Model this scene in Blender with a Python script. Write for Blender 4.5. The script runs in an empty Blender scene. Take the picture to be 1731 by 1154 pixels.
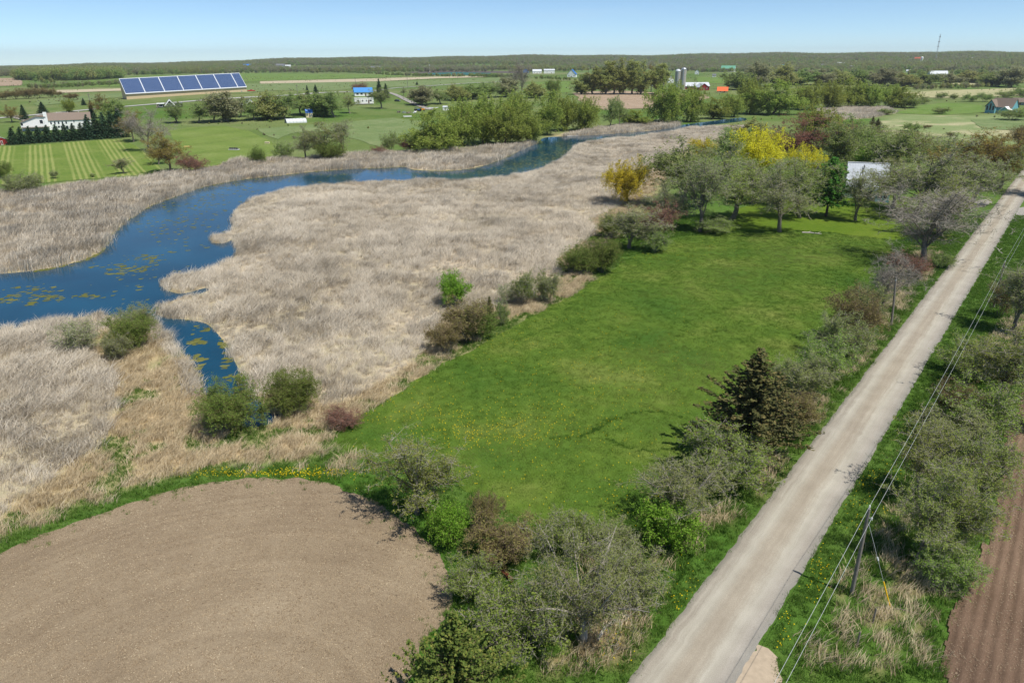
import bpy, bmesh, math, random
import numpy as np
from mathutils import Matrix, Vector

# ------------------------------------------------------------------ camera, sky, sun, exposure
SC = bpy.context.scene
COL = SC.collection
F, CAM_H, CX, CY = 1213.0, 36.0, 865.5, 577.0          # focal length and centre in photo pixels, drone height in metres
PITCH = math.atan((CY - 102) / F)
ROLL = math.radians(-0.26)
def _rx(a):
    c, s = math.cos(a), math.sin(a); return np.array([[1, 0, 0], [0, c, -s], [0, s, c]])
def _rz(a):
    c, s = math.cos(a), math.sin(a); return np.array([[c, -s, 0], [s, c, 0], [0, 0, 1]])
RM = _rx(math.pi / 2 - PITCH) @ _rz(ROLL)
cam_data = bpy.data.cameras.new('drone_camera')
cam = bpy.data.objects.new('drone_camera', cam_data)
COL.objects.link(cam)
cam_data.sensor_width = 36.0
cam_data.lens = 36.0 * F / 1731.0
cam_data.clip_start = 0.5
cam_data.clip_end = 40000.0
m4 = Matrix([list(RM[i]) + [(0, 0, CAM_H)[i]] for i in range(3)] + [[0, 0, 0, 1]])
cam.matrix_world = m4
SC.camera = cam

SUN_EL = math.radians(61.0)
SUN_AZ = math.radians(128.5)                           # clockwise from +Y
world = bpy.data.worlds.new('World')
SC.world = world
world.use_nodes = True
wn = world.node_tree
for n in list(wn.nodes): wn.nodes.remove(n)
w_out = wn.nodes.new('ShaderNodeOutputWorld')
w_bg = wn.nodes.new('ShaderNodeBackground')
w_sky = wn.nodes.new('ShaderNodeTexSky')
w_sky.sky_type = 'NISHITA'
w_sky.sun_disc = False
w_sky.sun_elevation = SUN_EL
w_sky.sun_rotation = SUN_AZ
w_sky.air_density = 0.5
w_sky.dust_density = 0.0
w_sky.ozone_density = 3.0
w_bg.inputs['Strength'].default_value = 0.125
# thin cirrus: streaks of slightly paler sky, laid out by direction over the whole dome
w_tc = wn.nodes.new('ShaderNodeTexCoord')
w_map = wn.nodes.new('ShaderNodeMapping'); w_map.inputs['Scale'].default_value = (1.2, 1.2, 14.0)
w_map.inputs['Rotation'].default_value = (0.0, 0.06, 0.0)
w_no = wn.nodes.new('ShaderNodeTexNoise'); w_no.inputs['Scale'].default_value = 2.2; w_no.inputs['Detail'].default_value = 8
w_no.inputs['Roughness'].default_value = 0.62
w_ra = wn.nodes.new('ShaderNodeValToRGB')
w_ra.color_ramp.elements[0].position = 0.50; w_ra.color_ramp.elements[0].color = (0, 0, 0, 1)
w_ra.color_ramp.elements[1].position = 0.85; w_ra.color_ramp.elements[1].color = (0.28, 0.28, 0.28, 1)
w_mix = wn.nodes.new('ShaderNodeMixRGB'); w_mix.inputs['Color2'].default_value = (5.2, 6.0, 6.8, 1)
wn.links.new(w_tc.outputs['Generated'], w_map.inputs['Vector'])
wn.links.new(w_map.outputs[0], w_no.inputs['Vector'])
wn.links.new(w_no.outputs['Fac'], w_ra.inputs['Fac'])
wn.links.new(w_ra.outputs[0], w_mix.inputs['Fac'])
wn.links.new(w_sky.outputs[0], w_mix.inputs['Color1'])
w_mul = wn.nodes.new('ShaderNodeMixRGB'); w_mul.blend_type = 'MULTIPLY'; w_mul.inputs['Fac'].default_value = 1.0; w_mul.inputs['Color2'].default_value = (0.87, 0.93, 0.91, 1)
wn.links.new(w_mix.outputs[0], w_mul.inputs['Color1'])
wn.links.new(w_mul.outputs[0], w_bg.inputs['Color'])
wn.links.new(w_bg.outputs[0], w_out.inputs['Surface'])

sun_d = bpy.data.lights.new('sun', 'SUN')
sun_d.energy = 4.2
sun_d.angle = math.radians(0.53)
sun_d.color = (1.0, 0.955, 0.88)
sun = bpy.data.objects.new('sun', sun_d)
COL.objects.link(sun)
_to = Vector((math.sin(SUN_AZ) * math.cos(SUN_EL), math.cos(SUN_AZ) * math.cos(SUN_EL), math.sin(SUN_EL)))
sun.rotation_euler = (-_to).to_track_quat('-Z', 'Y').to_euler()
sun.location = (0, 0, 300)

SC.view_settings.view_transform = 'Standard'
SC.view_settings.look = 'None'
SC.view_settings.exposure = 0.28
SC.view_settings.gamma = 1.0
SC.cycles.max_bounces = 5
SC.cycles.diffuse_bounces = 3
SC.cycles.glossy_bounces = 2
SC.cycles.transmission_bounces = 3
SC.cycles.transparent_max_bounces = 4
SC.cycles.volume_bounces = 0

# ------------------------------------------------------------------ terrain and photo geometry
rng = np.random.default_rng(7)
random.seed(7)
def sstep(a, b, x):
    t = np.clip((x - a) / (b - a), 0, 1); return t * t * (3 - 2 * t)
_RAZ = np.radians([-80, -45, -36, -30, -24, -18, -10, 0, 10, 20, 28, 36, 50, 80])
_REL = np.array([-8, -8, -6, 4, 16, 28, 38, 42, 44, 48, 50, 38, 36, 30.0])
def terrain(x, y):
    x = np.asarray(x, float); y = np.asarray(y, float)
    s = -0.67 * (x + 152) + 0.74 * (y - 216)
    h = 6.0 * sstep(5, 230, s)
    h = h + 6.0 * np.exp(-0.5 * (((x + 225) / 85) ** 2 + ((y - 655) / 75) ** 2))
    r = np.hypot(x, y); az = np.arctan2(x, y)
    el = np.interp(az, _RAZ, _REL) + 3.0 * np.sin(az * 23 + 1) + 2.0 * np.sin(az * 61)
    return h + el * sstep(2000, 4600, r)
def th(x, y): return float(terrain(x, y))
def ray(px, py): return RM @ np.array([(px - CX) / F, -(py - CY) / F, -1.0])
def G(px, py, z=None):
    """photo pixel -> point on the ground (or on the level z above it)"""
    d = ray(px, py); off = z or 0.0
    ts = _TS
    for _ in range(4):
        below = CAM_H + d[2] * ts <= terrain(d[0] * ts, d[1] * ts) + off
        k = int(np.argmax(below)) if below.any() else len(ts) - 1
        lo, hi = (ts[k - 1] if k else ts[0] * 0.9), ts[k]
        ts = np.linspace(lo, hi, 24)
    return (float(d[0] * hi), float(d[1] * hi))
_TS = 5.0 * 1.02 ** np.arange(380)
def GP(pts, z=None): return np.array([G(p[0], p[1], p[2] if len(p) > 2 else z) for p in pts])
def G3(px, py):
    x, y = G(px, py); return (x, y, th(x, y))
def mpp(px, py):
    x, y = G(px, py); return math.sqrt(x * x + y * y + (CAM_H - th(x, y)) ** 2) / math.sqrt(F * F + (px - CX) ** 2 + (py - CY) ** 2)
def height_to(px, py, tpy):
    """height of an upright thing whose foot is at (px,py) and whose top is on row tpy"""
    x, y = G(px, py); d = ray(px, tpy); k = math.hypot(x, y) / math.hypot(d[0], d[1])
    return CAM_H + d[2] * k - th(x, y)
def inside(poly, X, Y):
    poly = np.asarray(poly); n = len(poly); r = np.zeros(X.shape, bool)
    j = n - 1
    for i in range(n):
        xi, yi = poly[i]; xj, yj = poly[j]
        c = ((yi > Y) != (yj > Y))
        with np.errstate(divide='ignore', invalid='ignore'):
            r ^= c & (X < (xj - xi) * (Y - yi) / (yj - yi + 1e-12) + xi)
        j = i
    return r
def dist_line(poly, X, Y, closed=True):
    poly = np.asarray(poly); n = len(poly); d = np.full(X.shape, 1e9)
    for i in range(n if closed else n - 1):
        a = poly[i]; b = poly[(i + 1) % n]; ab = b - a; L = ab @ ab + 1e-12
        t = np.clip(((X - a[0]) * ab[0] + (Y - a[1]) * ab[1]) / L, 0, 1)
        d = np.minimum(d, np.hypot(X - a[0] - t * ab[0], Y - a[1] - t * ab[1]))
    return d
def sdf(poly, X, Y):                       # positive inside
    return np.where(inside(poly, X, Y), 1, -1) * dist_line(poly, X, Y)
_P = np.random.default_rng(3).random((256, 256))
def vnoise(X, Y, s):
    x = X / s; y = Y / s; xi = np.floor(x).astype(int); yi = np.floor(y).astype(int)
    fx = x - xi; fy = y - yi; fx = fx * fx * (3 - 2 * fx); fy = fy * fy * (3 - 2 * fy)
    g = lambda a, b: _P[a & 255, b & 255]
    return (g(xi, yi) * (1 - fx) + g(xi + 1, yi) * fx) * (1 - fy) + (g(xi, yi + 1) * (1 - fx) + g(xi + 1, yi + 1) * fx) * fy
def fbm(X, Y, s):
    return 0.5 * vnoise(X, Y, s) + 0.3 * vnoise(X + 91, Y + 17, s * 0.45) + 0.2 * vnoise(X + 31, Y + 57, s * 0.2)
def lin(r, g, b):
    f = lambda c: (c / 255 / 12.92) if c <= 10 else (((c / 255) + 0.055) / 1.055) ** 2.4
    return (f(r), f(g), f(b))

# ------------------------------------------------------------------ materials
class NT:
    def __init__(s, name):
        s.m = bpy.data.materials.new(name); s.m.use_nodes = True; s.t = s.m.node_tree
        for n in list(s.t.nodes): s.t.nodes.remove(n)
        s.out = s.n('ShaderNodeOutputMaterial')
    def n(s, typ, **kw):
        nd = s.t.nodes.new(typ)
        for k, v in kw.items(): setattr(nd, k, v)
        return nd
    def l(s, a, b): s.t.links.new(a, b)
    def pos(s):
        return s.n('ShaderNodeNewGeometry').outputs['Position']
    def noise(s, scale, detail=3, rough=0.55, vec=None, stretch=None, rot=0.0):
        nd = s.n('ShaderNodeTexNoise'); nd.inputs['Scale'].default_value = scale
        nd.inputs['Detail'].default_value = detail; nd.inputs['Roughness'].default_value = rough
        v = vec if vec is not None else s.pos()
        if stretch:
            mp = s.n('ShaderNodeMapping'); mp.inputs['Rotation'].default_value = (0, 0, rot); mp.inputs['Scale'].default_value = stretch
            s.l(v, mp.inputs['Vector']); v = mp.outputs[0]
        s.l(v, nd.inputs['Vector']); return nd.outputs['Fac']
    def ramp(s, fac, stops):
        nd = s.n('ShaderNodeValToRGB'); el = nd.color_ramp.elements
        while len(el) < len(stops): el.new(0.5)
        for e, (p, c) in zip(el, stops):
            e.position = p; e.color = (*c, 1) if len(c) == 3 else c
        s.l(fac, nd.inputs['Fac']); return nd.outputs[0]
    def mix(s, a, b, fac, mode='MIX'):
        nd = s.n('ShaderNodeMixRGB', blend_type=mode)
        for sock, v in ((nd.inputs['Color1'], a), (nd.inputs['Color2'], b), (nd.inputs['Fac'], fac)):
            if hasattr(v, 'links'): s.l(v, sock)
            elif isinstance(v, (int, float)): sock.default_value = v
            else: sock.default_value = (*v, 1)
        return nd.outputs[0]
    def math(s, op, a, b=0.0):
        nd = s.n('ShaderNodeMath', operation=op)
        for sock, v in ((nd.inputs[0], a), (nd.inputs[1], b)):
            if hasattr(v, 'links'): s.l(v, sock)
            else: sock.default_value = v
        return nd.outputs[0]
    def attr(s, name, typ='GEOMETRY', out='Color'):
        nd = s.n('ShaderNodeAttribute', attribute_name=name, attribute_type=typ); return nd.outputs[out]
    def bump(s, h, strength=0.5, dist=0.1):
        nd = s.n('ShaderNodeBump'); nd.inputs['Strength'].default_value = strength; nd.inputs['Distance'].default_value = dist
        s.l(h, nd.inputs['Height']); return nd.outputs[0]
    def surf(s, col, rough=0.9, spec=0.2, normal=None, metallic=0.0, trans=0.0, **kw):
        p = s.n('ShaderNodeBsdfPrincipled')
        if hasattr(col, 'links'): s.l(col, p.inputs['Base Color'])
        else: p.inputs['Base Color'].default_value = (*col, 1)
        if hasattr(rough, 'links'): s.l(rough, p.inputs['Roughness'])
        else: p.inputs['Roughness'].default_value = rough
        p.inputs['Specular IOR Level'].default_value = spec
        p.inputs['Metallic'].default_value = metallic
        for k, v in kw.items(): p.inputs[k].default_value = v
        if normal is not None: s.l(normal, p.inputs['Normal'])
        sh = p.outputs[0]
        if trans > 0:
            t = s.n('ShaderNodeBsdfTranslucent')
            if hasattr(col, 'links'): s.l(col, t.inputs['Color'])
            else: t.inputs['Color'].default_value = (*col, 1)
            mx = s.n('ShaderNodeMixShader'); mx.inputs[0].default_value = trans
            s.l(sh, mx.inputs[1]); s.l(t.outputs[0], mx.inputs[2]); sh = mx.outputs[0]
        s.l(sh, s.out.inputs['Surface']); return s.m
def plain(name, c, rough=0.7, spec=0.3, var=0.12, scale=1.5, metallic=0.0):
    t = NT(name); a = tuple(min(1, v * (1 + var)) for v in c); b = tuple(v * (1 - var) for v in c)
    return t.surf(t.ramp(t.noise(scale, 4), [(0.3, b), (0.7, a)]), rough, spec, metallic=metallic)
def leafmat(name, c1, c2, c3=None, trans=0.5):
    """per-leaf tint from the mesh attribute, per-plant shift from Object Info"""
    t = NT(name); k = t.attr('tint', out='Fac')
    oi = t.n('ShaderNodeObjectInfo').outputs['Random']
    col = t.ramp(k, [(0.0, c1), (0.6, c2), (1.0, c3 or c2)])
    hs = t.n('ShaderNodeHueSaturation'); t.l(col, hs.inputs['Color'])
    t.l(t.math('ADD', t.math('MULTIPLY', oi, 0.03), 0.485), hs.inputs['Hue'])
    t.l(t.math('ADD', t.math('MULTIPLY', oi, 0.3), 0.85), hs.inputs['Value'])
    return t.surf(hs.outputs[0], 0.75, 0.15, trans=trans)
def tuftmat(name, stops, trans=0.25):
    t = NT(name); k = t.attr('tint', 'INSTANCER', 'Fac'); v = t.attr('tint', out='Fac')
    f = t.math('ADD', t.math('MULTIPLY', k, 0.7), t.math('MULTIPLY', v, 0.3))
    return t.surf(t.ramp(f, stops), 0.85, 0.1, trans=trans)

# ------------------------------------------------------------------ mesh helpers
def tag(o, label=None, cat=None, group=None, kind=None):
    if label: o['label'] = label
    if cat: o['category'] = cat
    if group: o['group'] = group
    if kind: o['kind'] = kind
    return o
def mesh_np(name, V, Fc, mats=(), mi=None, tint=None, smooth=False):
    """V (n,3); Fc list of (k,3|4) int arrays"""
    me = bpy.data.meshes.new(name)
    if not isinstance(Fc, (list, tuple)): Fc = [Fc]
    Fc = [np.asarray(f) for f in Fc if len(f)]
    loops = np.concatenate([f.ravel() for f in Fc]) if Fc else np.zeros(0, int)
    tot = np.concatenate([np.full(len(f), f.shape[1]) for f in Fc]) if Fc else np.zeros(0, int)
    me.vertices.add(len(V)); me.vertices.foreach_set('co', np.asarray(V, np.float32).ravel())
    me.loops.add(len(loops)); me.loops.foreach_set('vertex_index', loops.astype(np.int32))
    me.polygons.add(len(tot)); st = np.concatenate([[0], np.cumsum(tot)[:-1]]) if len(tot) else tot
    me.polygons.foreach_set('loop_start', st.astype(np.int32)); me.polygons.foreach_set('loop_total', tot.astype(np.int32))
    if mi is not None: me.polygons.foreach_set('material_index', np.asarray(mi, np.int32))
    if smooth: me.polygons.foreach_set('use_smooth', np.ones(len(tot), bool))
    for m in mats: me.materials.append(m)
    if tint is not None:
        a = me.attributes.new('tint', 'FLOAT', 'POINT'); a.data.foreach_set('value', np.asarray(tint, np.float32))
    me.update(calc_edges=True)
    return me
def link(name, me, parent=None, loc=None):
    o = bpy.data.objects.new(name, me); COL.objects.link(o)
    if parent is not None: o.parent = parent
    if loc is not None: o.location = loc
    return o
def empty(name, loc, rz=0.0, scale=(1, 1, 1)):
    o = bpy.data.objects.new(name, None); COL.objects.link(o)
    o.location = loc; o.rotation_euler = (0, 0, rz); o.scale = scale; o.empty_display_size = 0.5
    return o
def dup(o, name=None, parent=None):
    c = o.copy(); COL.objects.link(c); c.parent = parent
    for ch in o.children: dup(ch, parent=c)
    return c
class MB:
    """collects boxes, prisms and tubes, builds one mesh object"""
    def __init__(s): s.v = []; s.f = []
    def add(s, V, Fs):
        k = len(s.v); s.v += [tuple(map(float, p)) for p in V]; s.f += [tuple(i + k for i in f) for f in Fs]; return s
    def box(s, x0, x1, y0, y1, z0, z1):
        V = [(x0, y0, z0), (x1, y0, z0), (x1, y1, z0), (x0, y1, z0), (x0, y0, z1), (x1, y0, z1), (x1, y1, z1), (x0, y1, z1)]
        return s.add(V, [(0, 3, 2, 1), (4, 5, 6, 7), (0, 1, 5, 4), (1, 2, 6, 5), (2, 3, 7, 6), (3, 0, 4, 7)])
    def prism(s, prof, y0, y1, axis='y'):
        n = len(prof)
        if axis == 'y': V = [(a, y0, b) for a, b in prof] + [(a, y1, b) for a, b in prof]
        else: V = [(y0, a, b) for a, b in prof] + [(y1, a, b) for a, b in prof]
        Fs = [tuple(range(n - 1, -1, -1)), tuple(range(n, 2 * n))] + [(i, (i + 1) % n, n + (i + 1) % n, n + i) for i in range(n)]
        return s.add(V, Fs)
    def tube(s, pts, rad, n=6, cap=True):
        pts = [np.array(p, float) for p in pts]; m = len(pts)
        rad = [rad] * m if isinstance(rad, (int, float)) else rad
        V = []; Fs = []
        for i in range(m):
            d = pts[min(i + 1, m - 1)] - pts[max(i - 1, 0)]; d /= np.linalg.norm(d) + 1e-9
            u = np.cross(d, (0.3, 1, 0.2)); u /= np.linalg.norm(u) + 1e-9; w = np.cross(d, u)
            for k in range(n):
                a = 2 * math.pi * k / n; V.append(pts[i] + rad[i] * (math.cos(a) * u + math.sin(a) * w))
        for i in range(m - 1):
            for k in range(n): Fs.append((i * n + k, i * n + (k + 1) % n, (i + 1) * n + (k + 1) % n, (i + 1) * n + k))
        if cap: Fs += [tuple(range(n - 1, -1, -1)), tuple(range((m - 1) * n, m * n))]
        return s.add(V, Fs)
    def build(s, name, mat, parent=None, bevel=0.0, smooth=False):
        me = bpy.data.meshes.new(name); me.from_pydata(s.v, [], s.f); me.update()
        bm = bmesh.new(); bm.from_mesh(me); bmesh.ops.recalc_face_normals(bm, faces=bm.faces)
        if bevel: bmesh.ops.bevel(bm, geom=bm.edges[:], offset=bevel, segments=1, affect='EDGES')
        bm.to_mesh(me); bm.free()
        if smooth: me.polygons.foreach_set('use_smooth', np.ones(len(me.polygons), bool))
        me.materials.append(mat); return link(name, me, parent)
def ragged(poly, step=0.6, amp=0.3, scale=1.5):
    """resample a ground polygon and let its edge wander a little"""
    P = np.asarray(poly); out = []
    for i in range(len(P)):
        a, b = P[i], P[(i + 1) % len(P)]; n = max(1, int(np.linalg.norm(b - a) / step))
        for k in range(n): out.append(a + (b - a) * k / n)
    Q = np.array(out)
    dx = (fbm(Q[:, 0], Q[:, 1], scale) - 0.5) * 2 * amp * 1.6; dy = (fbm(Q[:, 0] + 50, Q[:, 1] + 9, scale) - 0.5) * 2 * amp * 1.6
    return Q + np.stack([dx, dy], 1)
def smooth_poly(P, closed=True, n=4):
    """Catmull-Rom through the points"""
    P = np.asarray(P); out = []; m = len(P)
    for i in range(m if closed else m - 1):
        g = lambda k: P[k % m] if closed else P[min(max(k, 0), m - 1)]
        p0, p1, p2, p3 = g(i - 1), g(i), g(i + 1), g(i + 2)
        for k in range(n):
            t = k / n
            out.append(0.5 * ((2 * p1) + (-p0 + p2) * t + (2 * p0 - 5 * p1 + 4 * p2 - p3) * t * t + (-p0 + 3 * p1 - 3 * p2 + p3) * t ** 3))
    if not closed: out.append(P[-1])
    return np.array(out)
def sheet(name, poly, z, mat, grid=None, kind='structure', label=None, cat=None):
    """flat sheet from a ground polygon, draped on the terrain"""
    bm = bmesh.new()
    vs = [bm.verts.new((p[0], p[1], 0)) for p in poly]
    es = [bm.edges.new((vs[i], vs[(i + 1) % len(vs)])) for i in range(len(vs))]
    bmesh.ops.triangle_fill(bm, use_beauty=True, edges=es)
    if grid:
        P = np.asarray(poly)
        for ax in (0, 1):
            lo, hi = P[:, ax].min(), P[:, ax].max(); k = math.ceil(lo / grid) * grid
            while k < hi:
                co = (k, 0, 0) if ax == 0 else (0, k, 0); no = (1, 0, 0) if ax == 0 else (0, 1, 0)
                bmesh.ops.bisect_plane(bm, geom=bm.verts[:] + bm.edges[:] + bm.faces[:], plane_co=co, plane_no=no); k += grid
    for v in bm.verts: v.co.z = th(v.co.x, v.co.y) + z
    bmesh.ops.recalc_face_normals(bm, faces=bm.faces)
    for f in bm.faces:
        if f.normal.z < 0: f.normal_flip()
    me = bpy.data.meshes.new(name); bm.to_mesh(me); bm.free(); me.materials.append(mat)
    return tag(link(name, me), label, cat, kind=kind)

# ------------------------------------------------------------------ the ground regions (photo pixels -> metres)
RZ = 1.5                                   # height of the standing reeds
far_bank = [(-120, 470), (0, 463), (60, 457), (105, 449), (145, 438), (170, 425), (184, 404), (202, 384), (226, 365), (255, 348), (300, 331), (345, 316), (400, 305),
            (440, 300), (480, 296), (520, 291), (560, 288), (610, 285), (650, 284), (682, 282), (700, 287), (740, 289), (780, 287), (815, 281), (845, 270),
            (870, 259), (890, 250), (908, 242), (920, 233), (950, 231), (985, 229.5), (1030, 226.5), (1080, 223), (1125, 218), (1150, 212), (1180, 208), (1215, 203.5), (1255, 199)]
near_bank = [(1260, 200.5), (1215, 206), (1170, 212), (1130, 220), (1080, 226), (1030, 231), (985, 238), (968, 246), (962, 256), (945, 266), (915, 279), (875, 290),
             (835, 296), (780, 299), (720, 299), (640, 300), (560, 305), (500, 311), (460, 319), (430, 328), (407, 338), (396, 350), (391, 364), (393, 377),
             (372, 388), (357, 391), (358, 399), (375, 401), (392, 396), (398, 410), (393, 424), (372, 436), (350, 446), (325, 452), (280, 460), (270, 468), (284, 479),
             (308, 483), (345, 474), (350, 478), (330, 485), (300, 491), (268, 505), (260, 513), (275, 522), (320, 527), (347, 533), (367, 551),
             (384, 574), (398, 602), (416, 630), (433, 655), (455, 680), (478, 700)]
chan_left = [(470, 712), (440, 720), (415, 722), (380, 700), (345, 662), (332, 640), (316, 605), (292, 576), (268, 551), (255, 535), (250, 526), (195, 524), (170, 518), (69, 531), (0, 544), (-140, 562)]
WATER = np.concatenate([GP(far_bank), GP(near_bank, RZ * 0.9)[:-1], GP([(478, 700)]), GP(chan_left[:3]), GP(chan_left[3:9], 0.4), GP(chan_left[9:], RZ * 0.9)])
WATER = smooth_poly(WATER, n=3)

MEADOW = GP([(560, 745), (585, 715), (640, 684), (690, 652), (735, 622), (800, 590), (860, 556), (920, 522), (965, 500), (1005, 474), (1050, 446), (1100, 420),
             (1135, 403), (1180, 397), (1250, 392), (1330, 391), (1400, 394), (1470, 400), (1512, 408), (1500, 440), (1462, 490), (1405, 555), (1352, 610),
             (1300, 660), (1250, 720), (1185, 770), (1120, 805), (1085, 850), (1050, 892), (965, 905), (900, 885), (850, 862), (790, 830), (740, 800), (660, 790), (600, 775)])
LAWN = GP([(1180, 396), (1210, 375), (1250, 352), (1330, 335), (1480, 325), (1560, 340), (1600, 365), (1560, 395), (1512, 406), (1400, 393), (1330, 390), (1250, 391)])
FIELD_L = np.concatenate([GP([(0, 938), (60, 908), (130, 882), (200, 857), (270, 836), (340, 818), (400, 809), (450, 806), (520, 811), (570, 821), (610, 836),
                    (640, 850), (665, 868), (692, 887), (722, 916), (747, 948), (763, 980), (766, 1012), (752, 1040), (715, 1080), (690, 1154)]),
                    np.array([[-10, 22], [-16, 2], [-60, -8], [-75, 20], [-62, 40]])])
RDIR = np.array([0.613, 0.790]); RNOR = np.array([0.790, -0.613])
RC0 = 0.5 * (np.array([15.372, 44.496]) + np.array([17.9, 38.8]))     # a point near the road's centre line
_l0 = np.array([15.37, 44.5]); _r0 = np.array([24.73, 47.75])
RW_L = float((_l0 - RC0) @ RNOR); RW_R = float((_r0 - RC0) @ RNOR)
def road_pt(v, u): return RC0 + RDIR * v + RNOR * u
FIELD_R = np.concatenate([GP([(1600, 1154), (1594, 1090), (1606, 1040), (1640, 970), (1678, 880), (1693, 790), (1703, 720), (1731, 650)]),
                          np.array([[96, 90], [110, 60], [70, -5], [20, 2], [27.5, 22]])])

# marsh polygons (reeds stand here)
BED_MAIN = np.concatenate([GP(near_bank[2:-2], RZ * 0.9), GP([(500, 655), (545, 690), (590, 680), (640, 652), (690, 622), (722, 590), (742, 548), (770, 528), (850, 522), (905, 502),
            (948, 470), (940, 440), (975, 418), (1008, 392), (1000, 372), (1045, 352), (1095, 305), (1112, 272), (1200, 242), (1270, 212)])])
BED_NEAR = GP([(-140, 562, 1.4), (0, 544, 1.4), (69, 531, 1.4), (170, 518, 1.4), (198, 528, 1.4), (150, 580), (185, 625), (205, 690), (165, 760), (85, 815), (0, 872), (-140, 940)])
BED_SPIT = GP([(255, 531), (270, 548), (295, 574), (319, 605), (338, 645), (340, 672), (318, 672), (298, 620), (268, 585), (250, 562)])
BED_FAR = np.concatenate([GP(far_bank[:27]), GP([(905, 243), (850, 249), (800, 253), (740, 256), (700, 259), (650, 259), (590, 264), (520, 270), (440, 272), (400, 274), (360, 287), (320, 293), (280, 297),
            (200, 310), (130, 312), (60, 324), (0, 327), (-120, 340)])])
BED_EAST = np.concatenate([GP(far_bank[29:35]), GP([(1130, 206), (1085, 207.5), (1050, 213), (1000, 220), (960, 227)])])
BED_TOP = GP([(1385, 184), (1440, 181), (1500, 183), (1515, 191), (1470, 200), (1400, 204), (1375, 196)])

# ------------------------------------------------------------------ ground colours
C = dict(grass=lin(88, 116, 52), rich=lin(74, 112, 42), olive=lin(118, 130, 84), dry=lin(186, 168, 136), straw=lin(188, 176, 154), scrub=lin(128, 134, 92), brown=lin(140, 118, 98))
def ground_colour(X, Y):
    n = fbm(X, Y, 14.0); n2 = fbm(X + 400, Y - 90, 3.0); nf = fbm(X - 200, Y + 77, 60.0); nff = fbm(X + 900, Y + 333, 320.0)
    def mix(a, b, t): return a * (1 - t[:, None]) + np.array(b) * t[:, None]
    r = np.hypot(X, Y)
    c = np.tile(np.array(C['grass']), (len(X), 1))
    c = mix(c, C['olive'], np.clip((nf - 0.25) * 2.4, 0, 1) * sstep(130, 300, r))
    c = mix(c, C['scrub'], np.clip((nff - 0.5) * 4, 0, 0.8) * sstep(260, 420, r))
    c = mix(c, C['rich'], np.clip((n - 0.5) * 3, 0, 1) * 0.7)
    # dry fringe of the marsh
    d = np.full(X.shape, 1e9)
    for b in (BED_MAIN, BED_NEAR, BED_SPIT, BED_FAR, BED_EAST, BED_TOP): d = np.minimum(d, -sdf(b, X, Y))
    fr = sstep(11, 2.0, d + (n2 - 0.5) * 10) * np.where(r < 420, 1, 0)
    c = mix(c, C['dry'], fr * (0.55 + 0.45 * np.clip((n2 - 0.38) * 4, 0, 1)))
    c = mix(c, C['straw'], sstep(-0.2, 1.2, -d))
    # dry tongue left of the side channel
    t = sdf(DRY_TONGUE, X, Y); c = mix(c, C['dry'], sstep(-2.0, 2.5, t + (n2 - 0.5) * 7) * np.clip((n2 - 0.30) * 4 + 0.35, 0, 1))
    t = sdf(FIELD_L, X, Y); c = mix(c, C['rich'], sstep(-4.2, -1.6, t + (n2 - 0.5) * 3) * (1 - sstep(70, 90, r)) * 0.9)
    t = sdf(HEDGE, X, Y); c = mix(c, lin(150, 128, 104), sstep(-1, 2, t) * np.clip((n2 - 0.50) * 5, 0, 0.85))
    t = sdf(HEDGE_R, X, Y); c = mix(c, lin(160, 140, 112), sstep(-1, 2, t) * np.clip((n2 - 0.60) * 5, 0, 0.6))
    # rough pasture with old pale grass, upper right
    t = sdf(PASTURE, X, Y); c = mix(c, lin(136, 150, 104), sstep(-8, 10, t) * 0.9); c = mix(c, lin(186, 178, 146), sstep(-5, 8, t) * np.clip((fbm(X, Y, 22) - 0.52) * 5, 0, 0.8))
    return np.clip(c, 0, 1)
DRY_TONGUE = GP([(150, 585), (215, 600), (268, 582), (300, 625), (330, 670), (380, 735), (440, 725), (520, 700), (600, 700), (560, 740), (520, 790), (420, 790), (330, 800), (230, 835), (100, 880), (0, 925), (-60, 930), (-60, 880), (80, 825), (170, 760), (208, 690), (190, 630)])
HEDGE = GP([(905, 1154), (1060, 1135), (1180, 960), (1330, 805), (1480, 610), (1580, 460), (1640, 370), (1600, 360), (1530, 420), (1480, 500), (1370, 610), (1290, 720), (1150, 830), (1080, 920), (960, 920), (880, 1040)])
HEDGE_R = GP([(1330, 1154), (1345, 1080), (1420, 960), (1500, 850), (1600, 690), (1700, 520), (1760, 440), (1800, 470), (1731, 640), (1690, 780), (1640, 970), (1596, 1090), (1600, 1154)])
PASTURE = GP([(1430, 262), (1480, 205), (1520, 193), (1640, 196), (1800, 190), (1800, 260), (1640, 240), (1560, 262)])

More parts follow.
